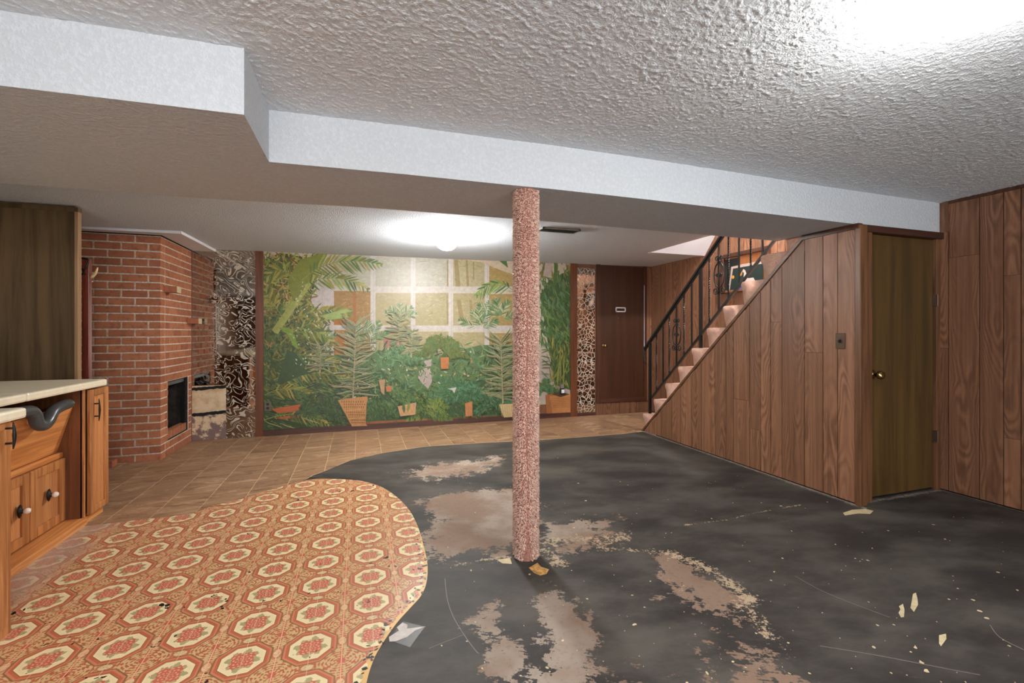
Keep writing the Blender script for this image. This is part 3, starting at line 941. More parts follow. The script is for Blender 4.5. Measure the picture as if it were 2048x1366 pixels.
# ================================================================== THINGS
# ---- fireplace of single bricks
fp = empty('fireplace', (-2.6, 5.8, 0), 'red brick corner fireplace with an open firebox and projecting mantel bricks', 'fireplace')
CH = .0757; NB = 29; BW = .2156; J = .0125
XF, YFP = -1.838, 5.35
core = MB()
core.box(XL, XF - .005, YFP + .005, 5.53, 0, NB * CH)
core.box(XL, XF - .005, 6.13, YB, 0, NB * CH)
core.box(XL, XF - .005, 5.53, 6.13, 10 * CH, NB * CH)
core.box(XL, XF - .005, 5.53, 6.13, 0, 2 * CH)
core.box(XL, -2.45, 5.53, 6.13, 2 * CH, 10 * CH)
core.build('mortar_core', 'mortar', fp)
def brick_mesh(lx, ly, lz, c=.003):
    bm = bmesh.new(); bmesh.ops.create_cube(bm, size=1)
    for v in bm.verts: v.co = Vector((v.co.x * lx, v.co.y * ly, v.co.z * lz))
    bmesh.ops.bevel(bm, geom=bm.edges[:], offset=c, segments=1, affect='EDGES')
    me = bpy.data.meshes.new('brick'); bm.to_mesh(me); bm.free(); me.materials.append(MAT['brick']); return me
BM_ = {}
def brick(cx, cy, cz, lx, ly, lz):
    key = (round(lx, 3), round(ly, 3), round(lz, 3))
    if key not in BM_: BM_[key] = brick_mesh(*key)
    o = link('brick', BM_[key], fp, (cx + (R.uniform(-.0015, .0015)), cy + R.uniform(-.0015, .0015), cz)); return o
for r in range(NB):
    z = r * CH + CH / 2; lz = CH - J
    # left face, running bond from the corner
    first = BW if r % 2 == 0 else BW / 2
    x = XF
    wv = first
    while x > -2.72:
        a = x - wv
        brick((x + a + J) / 2 if x != XF else (x + a + J) / 2, YFP + .05, z, (x - a) - J, .10, lz)
        x = a; wv = BW
    # right face
    y = YFP + (.1 + J if True else 0)
    first = BW / 2 if r % 2 == 0 else BW
    # the corner brick already shows .1 of its end
    y0 = YFP + .1 + J
    y = y0; wv = BW if r % 2 == 0 else BW / 2
    while y < YB - .02:
        e = min(y + wv, YB)
        if 2 <= r < 10:
            if e <= 5.53 + .02 or y >= 6.13 - .02: pass
            elif y < 5.53 < e and 5.53 - y > .04: e2 = 5.53; brick(XF - .05, (y + e2) / 2, z, .10, e2 - y - .002, lz); y = e; wv = BW; continue
            elif y < 6.13 < e and e - 6.13 > .03: brick(XF - .05, (6.13 + e) / 2, z, .10, e - 6.13 - J, lz); y = e; wv = BW; continue
            else: y = e; wv = BW; continue
        brick(XF - .05, (y + e) / 2, z, .10, e - y - J, lz)
        y = e; wv = BW
# projecting mantel bricks
for (u, v) in ((327, 578), (374, 642)):
    _, yb, zb = PX(u, v, XF)
    o = brick(XF + .055, yb + .055, zb, .11, .10, .062)
    MB().box(XF + .110, XF + .116, yb + .005, yb + .105, zb - .031, zb + .031).build('mortar_cap', 'flake', fp)
# firebox interior
fb = MB()
fb.box(-2.45, XF - .012, 5.53, 5.545, 2 * CH, 10 * CH); fb.box(-2.45, XF - .012, 6.115, 6.13, 2 * CH, 10 * CH)
fb.box(-2.45, -2.43, 5.53, 6.13, 2 * CH, 10 * CH); fb.box(-2.45, XF - .012, 5.53, 6.13, 2 * CH, 2 * CH + .01)
fb.box(-2.45, XF - .012, 5.53, 6.13, 10 * CH - .012, 10 * CH)
fb.build('firebox', 'soot', fp)
ff = MB()
for bx in ((5.545, 5.575, 2 * CH + .01, 10 * CH - .012), (6.085, 6.115, 2 * CH + .01, 10 * CH - .012), (5.56, 6.10, 10 * CH - .05, 10 * CH - .012)):
    ff.box(XF - .06, XF - .03, bx[0], bx[1], bx[2], bx[3])
ff.build('firebox_frame', 'metal_dark', fp)
br = MB()
for i in range(7): br.box(XF - .085, XF - .02, 5.56 + i * .08, 5.56 + i * .08 + .07, 2 * CH + .01, 2 * CH + .085)
br.build('sill_bricks', 'brick', fp)
sf = MB()
sf.prism([(XL, 5.25, 2.203), (-1.62, 5.20, 2.203), (-1.595, YB - .006, 2.203), (XL, YB - .006, 2.203)], (0, 0, .06))
struct(sf.build('ceiling_ledge', 'smooth_white'))
struct(MB().box(XL, XF + .012, YFP - .012, YB - .006, NB * CH, 2.206).build('trim_12', 'groove'))
# loose dark brick lying at the foot
lb = empty('loose_brick', (-2.25, 5.2, 0), 'dark loose brick lying on the tiles at the foot of the chimney', 'brick')
me = brick_mesh(.20, .09, .06); link('brick_body', me, lb, (-2.26, 5.24, .035))

# ---- mural
def mural():
    root = empty('wall_mural', (.94, YB, 0), 'large photo mural of palms and ferns before a white paned window', 'mural')
    RM = random.Random(11)
    polys = []          # (pts in pixels, colour)
    def P(pts, col): polys.append((pts, col))
    def jit(c, a=14):
        d = RM.uniform(-a, a); return tuple(max(0, min(255, x + d + RM.uniform(-a / 3, a / 3))) for x in c)
    def rect(u0, u1, v0, v1, c): P([(u0, v0), (u1, v0), (u1, v1), (u0, v1)], c)
    def leaf(x, y, dx, dy, wd, c, bend=0.0, seg=4):
        L = math.hypot(dx, dy) or 1; nx, ny = -dy / L, dx / L
        up = []; dn = []
        for i in range(seg + 1):
            t = i / seg; wv = wd * math.sin(math.pi * min(1, .12 + t * .88)) ** .8
            if i == seg: wv = 0
            cx = x + dx * t + nx * bend * math.sin(math.pi * t * .5) ** 2 * L * .5
            cy = y + dy * t + ny * bend * math.sin(math.pi * t * .5) ** 2 * L * .5
            up.append((cx + nx * wv, cy + ny * wv)); dn.append((cx - nx * wv, cy - ny * wv))
        P(up + dn[::-1][1:], c)
    def frond(b, c, t, n, L, wd, cols, spread=55, droop=.25, stem=None, start=.12):
        if stem: 
            pts = []
            for i in range(9):
                s = i / 8; pts.append(((1-s)**2*b[0]+2*s*(1-s)*c[0]+s*s*t[0], (1-s)**2*b[1]+2*s*(1-s)*c[1]+s*s*t[1]))
            for i in range(8):
                (x1, y1), (x2, y2) = pts[i], pts[i+1]; q = math.hypot(x2-x1, y2-y1) or 1; nx, ny = -(y2-y1)/q*.8, (x2-x1)/q*.8
                P([(x1-nx, y1-ny), (x1+nx, y1+ny), (x2+nx, y2+ny), (x2-nx, y2-ny)], stem)
        for i in range(n):
            s = start + (1 - start) * (i + .5) / n
            x = (1-s)**2*b[0]+2*s*(1-s)*c[0]+s*s*t[0]; y = (1-s)**2*b[1]+2*s*(1-s)*c[1]+s*s*t[1]
            tx = 2*(1-s)*(c[0]-b[0])+2*s*(t[0]-c[0]); ty = 2*(1-s)*(c[1]-b[1])+2*s*(t[1]-c[1])
            an = math.atan2(ty, tx); ll = L * (math.sin(math.pi * min(.97, .18 + s * .8)) ** .7) * RM.uniform(.8, 1.15)
            for sg in (-1, 1):
                a2 = an + sg * math.radians(spread * RM.uniform(.75, 1.1)) * (1.1 - .5 * s)
                leaf(x, y, math.cos(a2) * ll, math.sin(a2) * ll + droop * ll, wd * RM.uniform(.7, 1.2), jit(RM.choice(cols)), sg * RM.uniform(0, .35))
    def scatter(u0, u1, v0, v1, n, L, wd, cols, ang=None, shape=None):
        for i in range(n):
            u = RM.uniform(u0, u1); v = RM.uniform(v0, v1)
            if shape and not shape(u, v): continue
            a = RM.uniform(0, 6.28) if ang is None else math.radians(ang + RM.uniform(-35, 35))
            l = L * RM.uniform(.5, 1.3)
            leaf(u, v, math.cos(a) * l, math.sin(a) * l, wd * RM.uniform(.6, 1.3), jit(RM.choice(cols)), RM.uniform(-.3, .3), 3)
    CR = (226, 210, 188); WH = (224, 212, 204)
    OL = (118, 116, 52); DG = (64, 80, 48); MG = (88, 112, 60); LG = (146, 156, 76); YG = (170, 160, 76); TG = (96, 134, 94); BR = (150, 104, 54); PA = (200, 196, 158)
    v_top = lambda u: 500 + (u - 527) * .0395
    # background wall and window
    P([(526, 498), (1142, 520), (1142, 834), (526, 868)], CR)
    for (u0, u1) in ((668, 741), (751, 821.5), (830.5, 897), (906, 969), (978, 1045)):
        for (v0, v1) in ((512, 572), (582, 650), (660, 716)):
            k = (u0 - 668) * .02
            base = (180, 138, 78) if u0 < 700 else (200, 184, 136)
            if v0 < 520: base = (214, 206, 184) if u0 < 850 else (208, 194, 150)
            if u0 > 960: base = (190, 160, 96)
            base = tuple(q * .90 for q in base)
            rect(u0, u1, v0 + k, v1 + k + (4 if v0 > 650 else 0), base)
            # blurred woodland beyond the panes
            for i in range(90):
                u = RM.uniform(u0 + 2, u1 - 8); v = RM.uniform(v0 + k + 2, v1 + k - 4)
                l = RM.uniform(3, 13); l = min(l, u1 - u - 1)
                cc = RM.choice([(206, 196, 140), (186, 164, 92), (214, 206, 170), (170, 150, 86), base])
                if u0 < 700: cc = RM.choice([(170, 118, 50), (196, 150, 80), (214, 190, 140), (150, 100, 46)])
                if v0 < 520 and u0 < 850: cc = RM.choice([(214, 208, 186), (198, 190, 150), (222, 216, 200)])
                leaf(u, v, l, RM.uniform(-4, 4), RM.uniform(.5, 1.6), jit(tuple(q * .6 + w_ * .4 for q, w_ in zip(base, cc)), 8), RM.uniform(-.4, .4), 3)
    rect(706, 712, 583, 650, (164, 108, 52)); rect(668, 706, 640, 650, (178, 112, 44)); rect(668, 690, 668, 716, (176, 116, 52))
    # tree trunks behind the glass
    for (x0, y0, x1, y1, wq) in ((912, 520, 916, 575, 4), (933, 520, 936, 578, 2), (947, 524, 947, 560, 1.2), (917, 600, 925, 650, 4), (941, 600, 944, 640, 2.5), (895, 520, 895, 575, 1.2), (894, 590, 895, 648, 1.2)):
        P([(x0 - wq, y0), (x0 + wq, y0), (x1 + wq * 1.2, y1), (x1 - wq * 1.2, y1)], (158, 138, 92))
    for i in range(26):
        u = RM.choice([RM.uniform(907, 965), RM.uniform(832, 893), RM.uniform(980, 1030)]); v = RM.uniform(520, 640)
        leaf(u, v, RM.uniform(-20, 20), RM.uniform(-14, 14), .6, (150, 130, 80), .2, 3)
    rect(668, 1045, 572 + 1, 581 + 1, (220, 208, 196)); rect(751, 969, 577, 586, (222, 210, 196)); rect(668, 1045, 651, 660, (224, 212, 202))
    for uc in (746, 826, 901.5, 973.5): rect(uc - 4.6, uc + 4.6, 508, 722, (226, 214, 204)); rect(uc + 1, uc + 2, 508, 722, (208, 196, 184))
    P([(920, 511), (1045, 516), (1045, 556), (1000, 540), (960, 524)], (224, 202, 176))
    rect(610, 667, 560, 740, (220, 206, 200)); rect(644, 645, 590, 720, (196, 186, 176))
    # far furniture
    P([(765, 668), (800, 664), (802, 690), (768, 694)], (176, 122, 108)); rect(640, 668, 700, 760, (210, 194, 184))
    P([(838, 742), (860, 735), (864, 760), (856, 782), (846, 770)], (222, 206, 200)); P([(855, 765), (870, 768), (866, 800), (850, 795)], (206, 170, 138))
    rect(875, 893, 742, 762, (190, 160, 120)); rect(1078, 1140, 715, 800, (214, 194, 182))
    # wooden floor in the picture
    P([(526, 838), (760, 826), (1142, 806), (1142, 834), (526, 868)], (140, 92, 60))
    P([(740, 836), (1000, 822), (1030, 826), (740, 850)], (160, 100, 62))
    # ---- back row of plants
    P([(655, 712), (760, 700), (830, 722), (900, 706), (960, 690), (1045, 690), (1045, 828), (740, 842), (640, 848), (640, 740)], (92, 116, 70))
    P([(690, 760), (760, 740), (850, 790), (960, 760), (1045, 770), (1045, 826), (700, 845)], (66, 92, 56))
    scatter(650, 1040, 700, 835, 900, 9, 1.2, [MG, DG, TG, (108, 132, 70), (74, 104, 62), (120, 140, 92)])
    for (x, y, n, L) in ((735, 690, 26, 46), (1000, 640, 26, 44), (960, 660, 20, 44), (800, 640, 14, 34), (640, 690, 14, 40)):
        for i in range(5):
            a = math.radians(-150 + 30 * i + RM.uniform(-10, 10)); l = L * RM.uniform(.9, 1.3)
            frond((x, y), (x + math.cos(a) * l * .6, y + math.sin(a) * l * .7), (x + math.cos(a) * l, y + math.sin(a) * l * .9), n // 2, 17, 1.1, [TG, MG, (120, 146, 96), PA], 40, .1)
    scatter(640, 1030, 690, 800, 560, 15, 1.6, [MG, DG, TG, (108, 132, 70), (130, 146, 100)])
    scatter(660, 1000, 700, 800, 60, 6, 1.6, [PA, (206, 170, 120), (190, 140, 100), WH])
    P([(838, 742), (852, 735), (862, 742), (864, 762), (856, 778), (846, 768), (836, 756)], (196, 176, 164)); P([(848, 722), (864, 718), (862, 732), (850, 734)], (196, 180, 166))
    scatter(830, 870, 715, 785, 40, 9, 1.1, [MG, TG, (108, 132, 80)])
    # ---- left palm thicket
    P([(526, 520), (560, 506), (640, 520), (622, 600), (650, 700), (640, 800), (526, 850)], (92, 96, 44))
    P([(526, 690), (640, 690), (690, 780), (690, 850), (526, 862)], (66, 84, 46))
    scatter(527, 640, 506, 640, 900, 15, 1.6, [OL, YG, DG, LG, BR, (196, 168, 110)], None, lambda u, v: u < 640 - (v - 506) * .15)
    scatter(527, 655, 620, 790, 1000, 15, 1.5, [OL, DG, DG, MG, (150, 130, 70), (84, 98, 50)])
    scatter(527, 690, 760, 852, 900, 16, 1.3, [DG, DG, MG, (52, 74, 48), (120, 130, 70)], 20)
    P([(575, 560), (600, 520), (640, 506), (655, 506), (640, 540), (610, 585), (585, 600)], (132, 136, 58))
    P([(548, 665), (620, 560), (648, 507), (652, 509), (626, 565), (556, 668)], (176, 178, 92))
    P([(544, 660), (586, 600), (592, 604), (550, 666)], (164, 168, 84))
    for (b, c, t, n, L, wq) in (((605, 560), (660, 505), (765, 530), 20, 34, 2.0), ((600, 575), (665, 535), (738, 580), 14, 30, 2.2), ((590, 560), (560, 520), (530, 560), 12, 34, 2.4),
                                ((570, 640), (540, 600), (528, 575), 12, 34, 2.2), ((580, 640), (640, 610), (705, 625), 15, 26, 2.6), ((575, 660), (640, 650), (665, 690), 14, 26, 2.2),
                                ((560, 690), (600, 640), (668, 640), 14, 22, 1.6), ((560, 720), (620, 690), (700, 745), 18, 30, 2.2), ((548, 760), (600, 730), (720, 760), 18, 26, 2.0),
                                ((530, 790), (580, 760), (640, 800), 14, 26, 2.0), ((528, 840), (600, 812), (660, 850), 14, 26, 1.6)):
        frond(b, c, t, n, L, wq, [OL, LG, MG, (120, 124, 56), YG], 48, .25, (150, 156, 78))
    P([(556, 760), (575, 700), (592, 705), (610, 738), (640, 742), (600, 752), (560, 770)], (64, 84, 48)); 
    P([(556, 655), (578, 655), (590, 672), (598, 700), (586, 690), (575, 668)], (130, 156, 62)); P([(640, 632), (690, 618), (708, 622), (680, 628), (700, 634), (660, 640)], (168, 184, 108))
    scatter(580, 640, 560, 760, 60, 4, 1.2, [WH, (236, 226, 200)])
    # left pots
    P([(543, 818), (602, 808), (601, 822), (556, 826)], (198, 106, 62)); P([(548, 836), (600, 828), (598, 835), (560, 838)], (190, 102, 58))
    for i in range(7): leaf(530 + i * 8, 838 + RM.uniform(-6, 6), RM.uniform(30, 60), RM.uniform(-14, 20), 2.6, jit(DG), .3)
    for (x, y) in ((530, 842), (562, 846), (605, 834)): leaf(x, y, 34, 22, .9, (196, 180, 130), -.4)
    # ---- ferns
    def fern(x, y, rx, ry, n, cols, L=11, a0=-170, a1=-10):
        for i in range(n):
            a = math.radians(a0 + (a1 - a0) * (i + RM.uniform(.1, .9)) / n); q = RM.uniform(.7, 1.1)
            mx, my = x + math.cos(a) * rx * .6 * q, y + math.sin(a) * ry * q
            tx, ty = x + math.cos(a) * rx * q * 1.15, y + math.sin(a) * ry * .75 * q + RM.uniform(0, ry * .5)
            frond((x, y), (mx, my), (tx, ty), 16, L, 1.3, cols, 62, .15)
    fern(795, 735, 48, 66, 13, [TG, MG, (116, 150, 104)], 10)
    fern(645, 835, 60, 60, 13, [DG, DG, (70, 96, 58)], 12)
    fern(762, 830, 44, 44, 11, [MG, (72, 106, 62), DG], 11)
    fern(880, 706, 50, 46, 13, [(96, 120, 56), MG, OL], 11, -190, 10)
    fern(905, 808, 60, 72, 16, [TG, (70, 118, 74), MG], 12)
    fern(985, 825, 42, 58, 13, [(66, 112, 72), TG, DG], 11)
    fern(855, 838, 52, 66, 15, [LG, (126, 144, 60), (110, 132, 60), MG], 11)
    fern(800, 812, 36, 44, 9, [MG, (108, 136, 84)], 10)
    fern(935, 800, 44, 50, 10, [(62, 104, 70), TG], 11)
    scatter(740, 1030, 780, 836, 500, 8, 1.0, [DG, (66, 104, 66), MG], 60)
    fern(1088, 790, 30, 44, 9, [(60, 98, 58), MG, TG], 10)
    # ---- pots
    P([(795, 812), (832, 804), (830, 828), (800, 832)], (222, 172, 124)); leaf(806, 806, 2, 20, 3, MG); leaf(818, 804, -3, 20, 3, LG)
    P([(880, 715), (897, 714), (896, 737), (881, 738)], (196, 124, 66)); P([(929, 806), (943, 802), (944, 831), (930, 832)], (208, 140, 88))
    P([(771, 772), (784, 771), (782, 782), (773, 783)], (206, 126, 78)); P([(757, 760), (770, 758), (768, 790), (762, 784)], (196, 158, 116))
    P([(996, 808), (1030, 806), (1030, 832), (1006, 834)], (232, 204, 150))
    for i in range(7): P([(998 + i * 4.5, 809), (999 + i * 4.5, 809), (1003 + i * 4, 832), (1002 + i * 4, 832)], (206, 172, 112))
    P([(895, 777), (912, 774), (908, 786), (904, 780)], (230, 226, 214))
    # wicker cone basket
    P([(676, 800), (690, 797), (735, 792), (733, 812), (731, 846), (735, 851), (704, 852), (690, 826)], (206, 148, 92))
    for rowi in range(9):
        vv = 803 + rowi * 5.2; ul = 680 + (vv - 800) * .5; ur = 731
        for j in range(10):
            uu = ul + (ur - ul) * (j + .5 + .5 * (rowi % 2)) / 10.5
            if uu < ur - 1: P([(uu - 1.0, vv), (uu, vv - 2.0), (uu + 1.0, vv), (uu, vv + 2.0)], (108, 76, 44))
    for vv in (819, 835): P([(686 + (vv - 819) * .6, vv), (731, vv - 2), (731, vv), (687 + (vv - 819) * .6, vv + 2)], (220, 164, 104))
    # ---- variegated dracaenas
    def dracaena(x0, y0, y1, spread, L, lean=6):
        P([(x0 - 1.5, y0), (x0 + 1.5, y0), (x0 + lean + 1, y1), (x0 + lean - 1, y1)], (190, 172, 134))
        n = int(26 * abs(y1 - y0) / 130) + 8
        for i in range(n):
            t = (i + RM.uniform(-.4, .4)) / n; y = y0 - 8 + (y1 - y0) * t; x = x0 + lean * t
            for sg in (-1, 1):
                a = math.radians(-90 + sg * (70 - 46 * t) + RM.uniform(-26, 26)); l = L * RM.uniform(.55, 1.25) * (1 - .2 * t)
                dx, dy = math.cos(a) * l, math.sin(a) * l
                bd = sg * RM.uniform(.35, 1.0)
                leaf(x, y, dx, dy, 1.7, jit(RM.choice([(204, 196, 160), (178, 180, 136), (196, 180, 140)]), 18), bd, 6); leaf(x, y, dx * .97, dy * .97 + .5, .95, jit(RM.choice([MG, DG, (104, 122, 72), (140, 130, 84)])), bd, 6)
    dracaena(706, 796, 655, 1, 44); dracaena(1004, 806, 690, 1, 40, -4); dracaena(822, 715, 668, 1, 20, 2); dracaena(796, 690, 640, 1, 26, 2); dracaena(640, 745, 700, 1, 30, 2)
    # ---- right hand palms
    frond((1030, 585), (990, 545), (952, 590), 13, 26, 1.8, [(122, 156, 88), LG, MG], 40, .5, (140, 160, 96))
    P([(998, 521), (1013, 522), (1016, 536)], (74, 110, 54))
    P([(1080, 590), (1098, 560), (1140, 540), (1140, 780), (1110, 770), (1096, 690)], (66, 96, 50))
    scatter(1079, 1138, 540, 690, 330, 18, 1.7, [MG, DG, (74, 116, 60), TG, (120, 140, 76)], 65)
    scatter(1100, 1138, 690, 775, 120, 22, 1.2, [MG, (120, 132, 70), DG, YG], -85)
    scatter(1078, 1138, 516, 545, 36, 22, 1.6, [(150, 130, 70), (110, 126, 64), MG], 100)
    P([(1108, 520), (1114, 520), (1113, 570), (1107, 570)], (84, 112, 58)); P([(1090, 525), (1104, 522), (1102, 556), (1086, 552)], (214, 194, 178))
    for i in range(9): leaf(1082, 700 + i * 6, RM.uniform(14, 26), RM.uniform(-16, 16), 1.1, jit(MG), .3)
    for i in range(6): leaf(1112 + i * 3, 778, RM.uniform(-8, 8), -90, .9, jit((150, 156, 86)), .05)
    P([(1090, 790), (1106, 786), (1104, 826), (1092, 828)], (176, 112, 62))
    P([(1098, 791), (1140, 787), (1140, 826), (1104, 828)], (206, 140, 84)); P([(1102, 788), (1118, 783), (1138, 788), (1120, 794)], (92, 66, 48))
    for i in range(6): P([(1100, 797 + i * 3.4), (1140, 795 + i * 3.4), (1140, 796 + i * 3.4), (1100, 798 + i * 3.4)], (172, 110, 64))
    # -- build: thin stacked print, a few tenths of a millimetre deep
    m = MB(); N = len(polys)
    XMIN, XMAX = -1.094, 2.982
    verts = []; faces = []; cols = []
    # every scrap of print lies on top of what it overlaps, 0.07 mm per layer
    CELL = 1.5; GU, GV = 515.0, 490.0
    top = np.zeros((int(400 / CELL) + 2, int(640 / CELL) + 2), np.int16); deepest = 0
    for i, (pts, c) in enumerate(polys):
        us = [p[0] for p in pts]; vs_ = [p[1] for p in pts]
        a0 = max(0, int((min(us) - GU) / CELL)); a1 = min(top.shape[1] - 1, int((max(us) - GU) / CELL) + 1)
        b0 = max(0, int((min(vs_) - GV) / CELL)); b1 = min(top.shape[0] - 1, int((max(vs_) - GV) / CELL) + 1)
        if a1 < a0 or b1 < b0: continue
        sub_ = top[b0:b1 + 1, a0:a1 + 1]
        if sub_.size > 60:
            gu, gv = np.meshgrid(GU + (np.arange(a0, a1 + 1) + .5) * CELL, GV + (np.arange(b0, b1 + 1) + .5) * CELL)
            msk = pip(gu, gv, pts) | (sdist(gu, gv, pts) < CELL)
        else: msk = np.ones(sub_.shape, bool)
        lay = int(sub_[msk].max()) + 1; sub_[msk] = lay; deepest = max(deepest, lay)
        d = YB - .006 - lay * .00007
        q = []
        for (u, v) in pts:
            x, _, z = PY(u, v, YB)
            q.append((min(max(x, XMIN), XMAX), d, min(max(z, .055), zrear(x) - .002)))
        o = len(verts); verts += q; faces.append(tuple(range(o, o + len(q)))); kf = .84 - .32 * min(1.0, sum(c[:3]) / 660.0)
        cols.append(tuple(q * kf for q in lin(c)[:3]) + (1.0,))
    print('mural layers', deepest, 'scraps', N)
    me = bpy.data.meshes.new('print'); me.from_pydata(verts, [], faces)
    at = me.color_attributes.new('Col', 'FLOAT_COLOR', 'CORNER')
    arr = []
    for f, c in zip(faces, cols): arr += list(c) * len(f)
    at.data.foreach_set('color', arr)
    me.materials.append(MAT['vcol'])
    o = link('print', me, root)
    bmm = bmesh.new(); bmm.from_mesh(me); bmesh.ops.triangulate(bmm, faces=[f for f in bmm.faces if len(f.verts) > 4]); bmm.to_mesh(me); bmm.free()
    MB().box(XMIN, XMAX, YB - .005, YB, .05, 2.235).build('backing_board', 'smooth_white', root)
    fr = MB().box(-1.178, -1.094, YB - .03, YB, 0, zrear(-1.2)); fr.build('frame_post', 'frame', root, bevel=.003)
    fr = MB().box(2.982, 3.088, YB - .03, YB, 0, zrear(3)); fr.build('frame_post', 'frame', root, bevel=.003)
    MB().box(-1.094, 2.982, YB - .022, YB, 0, .075).build('base_board', 'dark_trim_x', root, bevel=.003)
    MB().box(3.088, 3.40, YB - .022, YB, 0, .055).build('base_board', 'dark_trim_x', root, bevel=.003)
    return root
mural()

# ---- outlets on the mural
def outlet(x, z, label):
    t = empty('wall_outlet', (x, YB - .0105, z), label, 'outlet', None)
    m = MB().box(x - .036, x + .036, YB - .016, YB - .0105, z - .058, z + .058); m.build('cover_plate', 'outlet', t, bevel=.002)
    for dz in (.024, -.024):
        me = MB().lathe([(.017, 0), (.017, -.003), (.0, -.003)], 16, 'y').mesh('socket'); me.materials.append(MAT['black']); link('socket', me, t, (x, YB - .016, z + dz))
    return t
x, _, z = PY(536, 812, YB); outlet(x, z, 'dark outlet plate on the mural beside its brown corner post')
x, _, z = PY(1123, 780, YB); z0 = z
t = empty('night_light', (x, YB - .0105, z), 'plug-in night light with a white lens on the mural basket', 'night light')
MB().box(x - .038, x + .038, YB - .016, YB - .0105, z - .075, z + .10).build('cover_plate', 'outlet', t, bevel=.002)
MB().box(x - .034, x + .030, YB - .045, YB - .016, z - .065, z + .03).build('body', 'black', t, bevel=.004)
MB().box(x - .022, x + .026, YB - .050, YB - .045, z - .040, z + .012).build('lens', 'white_pl', t, bevel=.004)
MB().box(x - .026, x + .022, YB - .040, YB - .016, z + .03, z + .085).build('shade', 'vent', t, bevel=.004)

# ---- carpeted support post
def post():
    r = .064; f = 2.58; rt = (1052 - 1024) / F * f
    cx, cy = rt * C_ + f * S_, -rt * S_ + f * C_
    root = empty('support_post', (cx, cy, 0), 'round support post wrapped in pink shag carpet under the beam', 'post')
    hz = ZBM
    n = 48; m = MB(); rows = 60
    vs = []; fs = []
    for i in range(rows + 1):
        z = hz * i / rows
        for k in range(n):
            a = 2 * math.pi * k / n; vs.append((cx + r * math.cos(a), cy + r * math.sin(a), z))
    for i in range(rows):
        for k in range(n): fs.append((i * n + k, i * n + (k + 1) % n, (i + 1) * n + (k + 1) % n, (i + 1) * n + k))
    m.add(vs, fs); m.build('carpet_backing', 'carpet_back', root, True)
    # pile: short curled tufts
    RP = np.random.default_rng(5); N = 26000
    th = RP.uniform(0, 2 * math.pi, N); z = RP.uniform(.004, hz - .004, N)
    # seam: the two carpet edges part along a wandering line that faces the room
    fa = math.atan2(-cy, -cx)
    seam = fa + .10 + .05 * np.sin(z * 5.0) + .03 * np.sin(z * 17)
    d = np.abs((th - seam + math.pi) % (2 * math.pi) - math.pi)
    wd = np.where(z < .16, .26 * (1 - z / .16) + .08, np.where((z > .5) & (z < 1.55), .085, .045))
    keep = d > wd
    th, z = th[keep], z[keep]; N = len(th)
    L = RP.uniform(.009, .016, N); wv = RP.uniform(.0018, .0030, N)
    up = RP.uniform(-.9, .5, N); sd = RP.uniform(-.8, .8, N)
    er = np.stack([np.cos(th), np.sin(th), np.zeros(N)], 1); et = np.stack([-np.sin(th), np.cos(th), np.zeros(N)], 1); ez = np.tile([0, 0, 1.], (N, 1))
    base = np.stack([cx + (r - .001) * np.cos(th), cy + (r - .001) * np.sin(th), z], 1)
    dirv = er + et * sd[:, None] * .6 + ez * up[:, None] * .6
    tip = base + dirv * L[:, None]; tip += (et * sd[:, None] + ez * (up[:, None] - .5)) * L[:, None] * .35
    mid = base + dirv * L[:, None] * .6
    tip[:, 2] = np.clip(tip[:, 2], .001, hz - .0005); mid[:, 2] = np.clip(mid[:, 2], .001, hz - .0005)
    verts = np.zeros((N, 7, 3))
    for j in range(3):
        an = 2 * math.pi * j / 3
        off = et * math.cos(an) + ez * math.sin(an)
        verts[:, j] = base + off * wv[:, None]; verts[:, 3 + j] = mid + off * wv[:, None] * .95
    verts[:, 6] = tip
    verts[:, :, 2] = np.clip(verts[:, :, 2], .0005, hz - .0005)
    V = verts.reshape(-1, 3); b0 = (np.arange(N) * 7)[:, None]
    tri = []
    for j in range(3):
        k = (j + 1) % 3
        tri += [(j, k, 3 + k), (j, 3 + k, 3 + j), (3 + j, 3 + k, 6)]
    T = np.concatenate([b0 + np.array(t)[None, :] for t in tri], 0)
    me = bpy.data.meshes.new('carpet_pile'); me.vertices.add(len(V)); me.vertices.foreach_set('co', V.ravel())
    me.loops.add(T.size); me.loops.foreach_set('vertex_index', T.ravel().astype(np.int32))
    me.polygons.add(len(T)); me.polygons.foreach_set('loop_start', np.arange(0, T.size, 3)); me.update(); me.validate()
    at = me.color_attributes.new('Col', 'FLOAT_COLOR', 'POINT')
    pal = np.array([lin(c) for c in ((226, 188, 172), (212, 168, 152), (236, 204, 188), (186, 136, 120), (232, 206, 180), (218, 178, 166))])
    cc = pal[RP.integers(0, len(pal), N)] * RP.uniform(.86, 1.16, (N, 1)); cc[:, 3] = 1
    at.data.foreach_set('color', np.repeat(cc, 7, 0).ravel().astype(np.float32))
    me.materials.append(MAT['vcol_matte'])
    tag(link('carpet_pile', me, root), kind='stuff')
post()

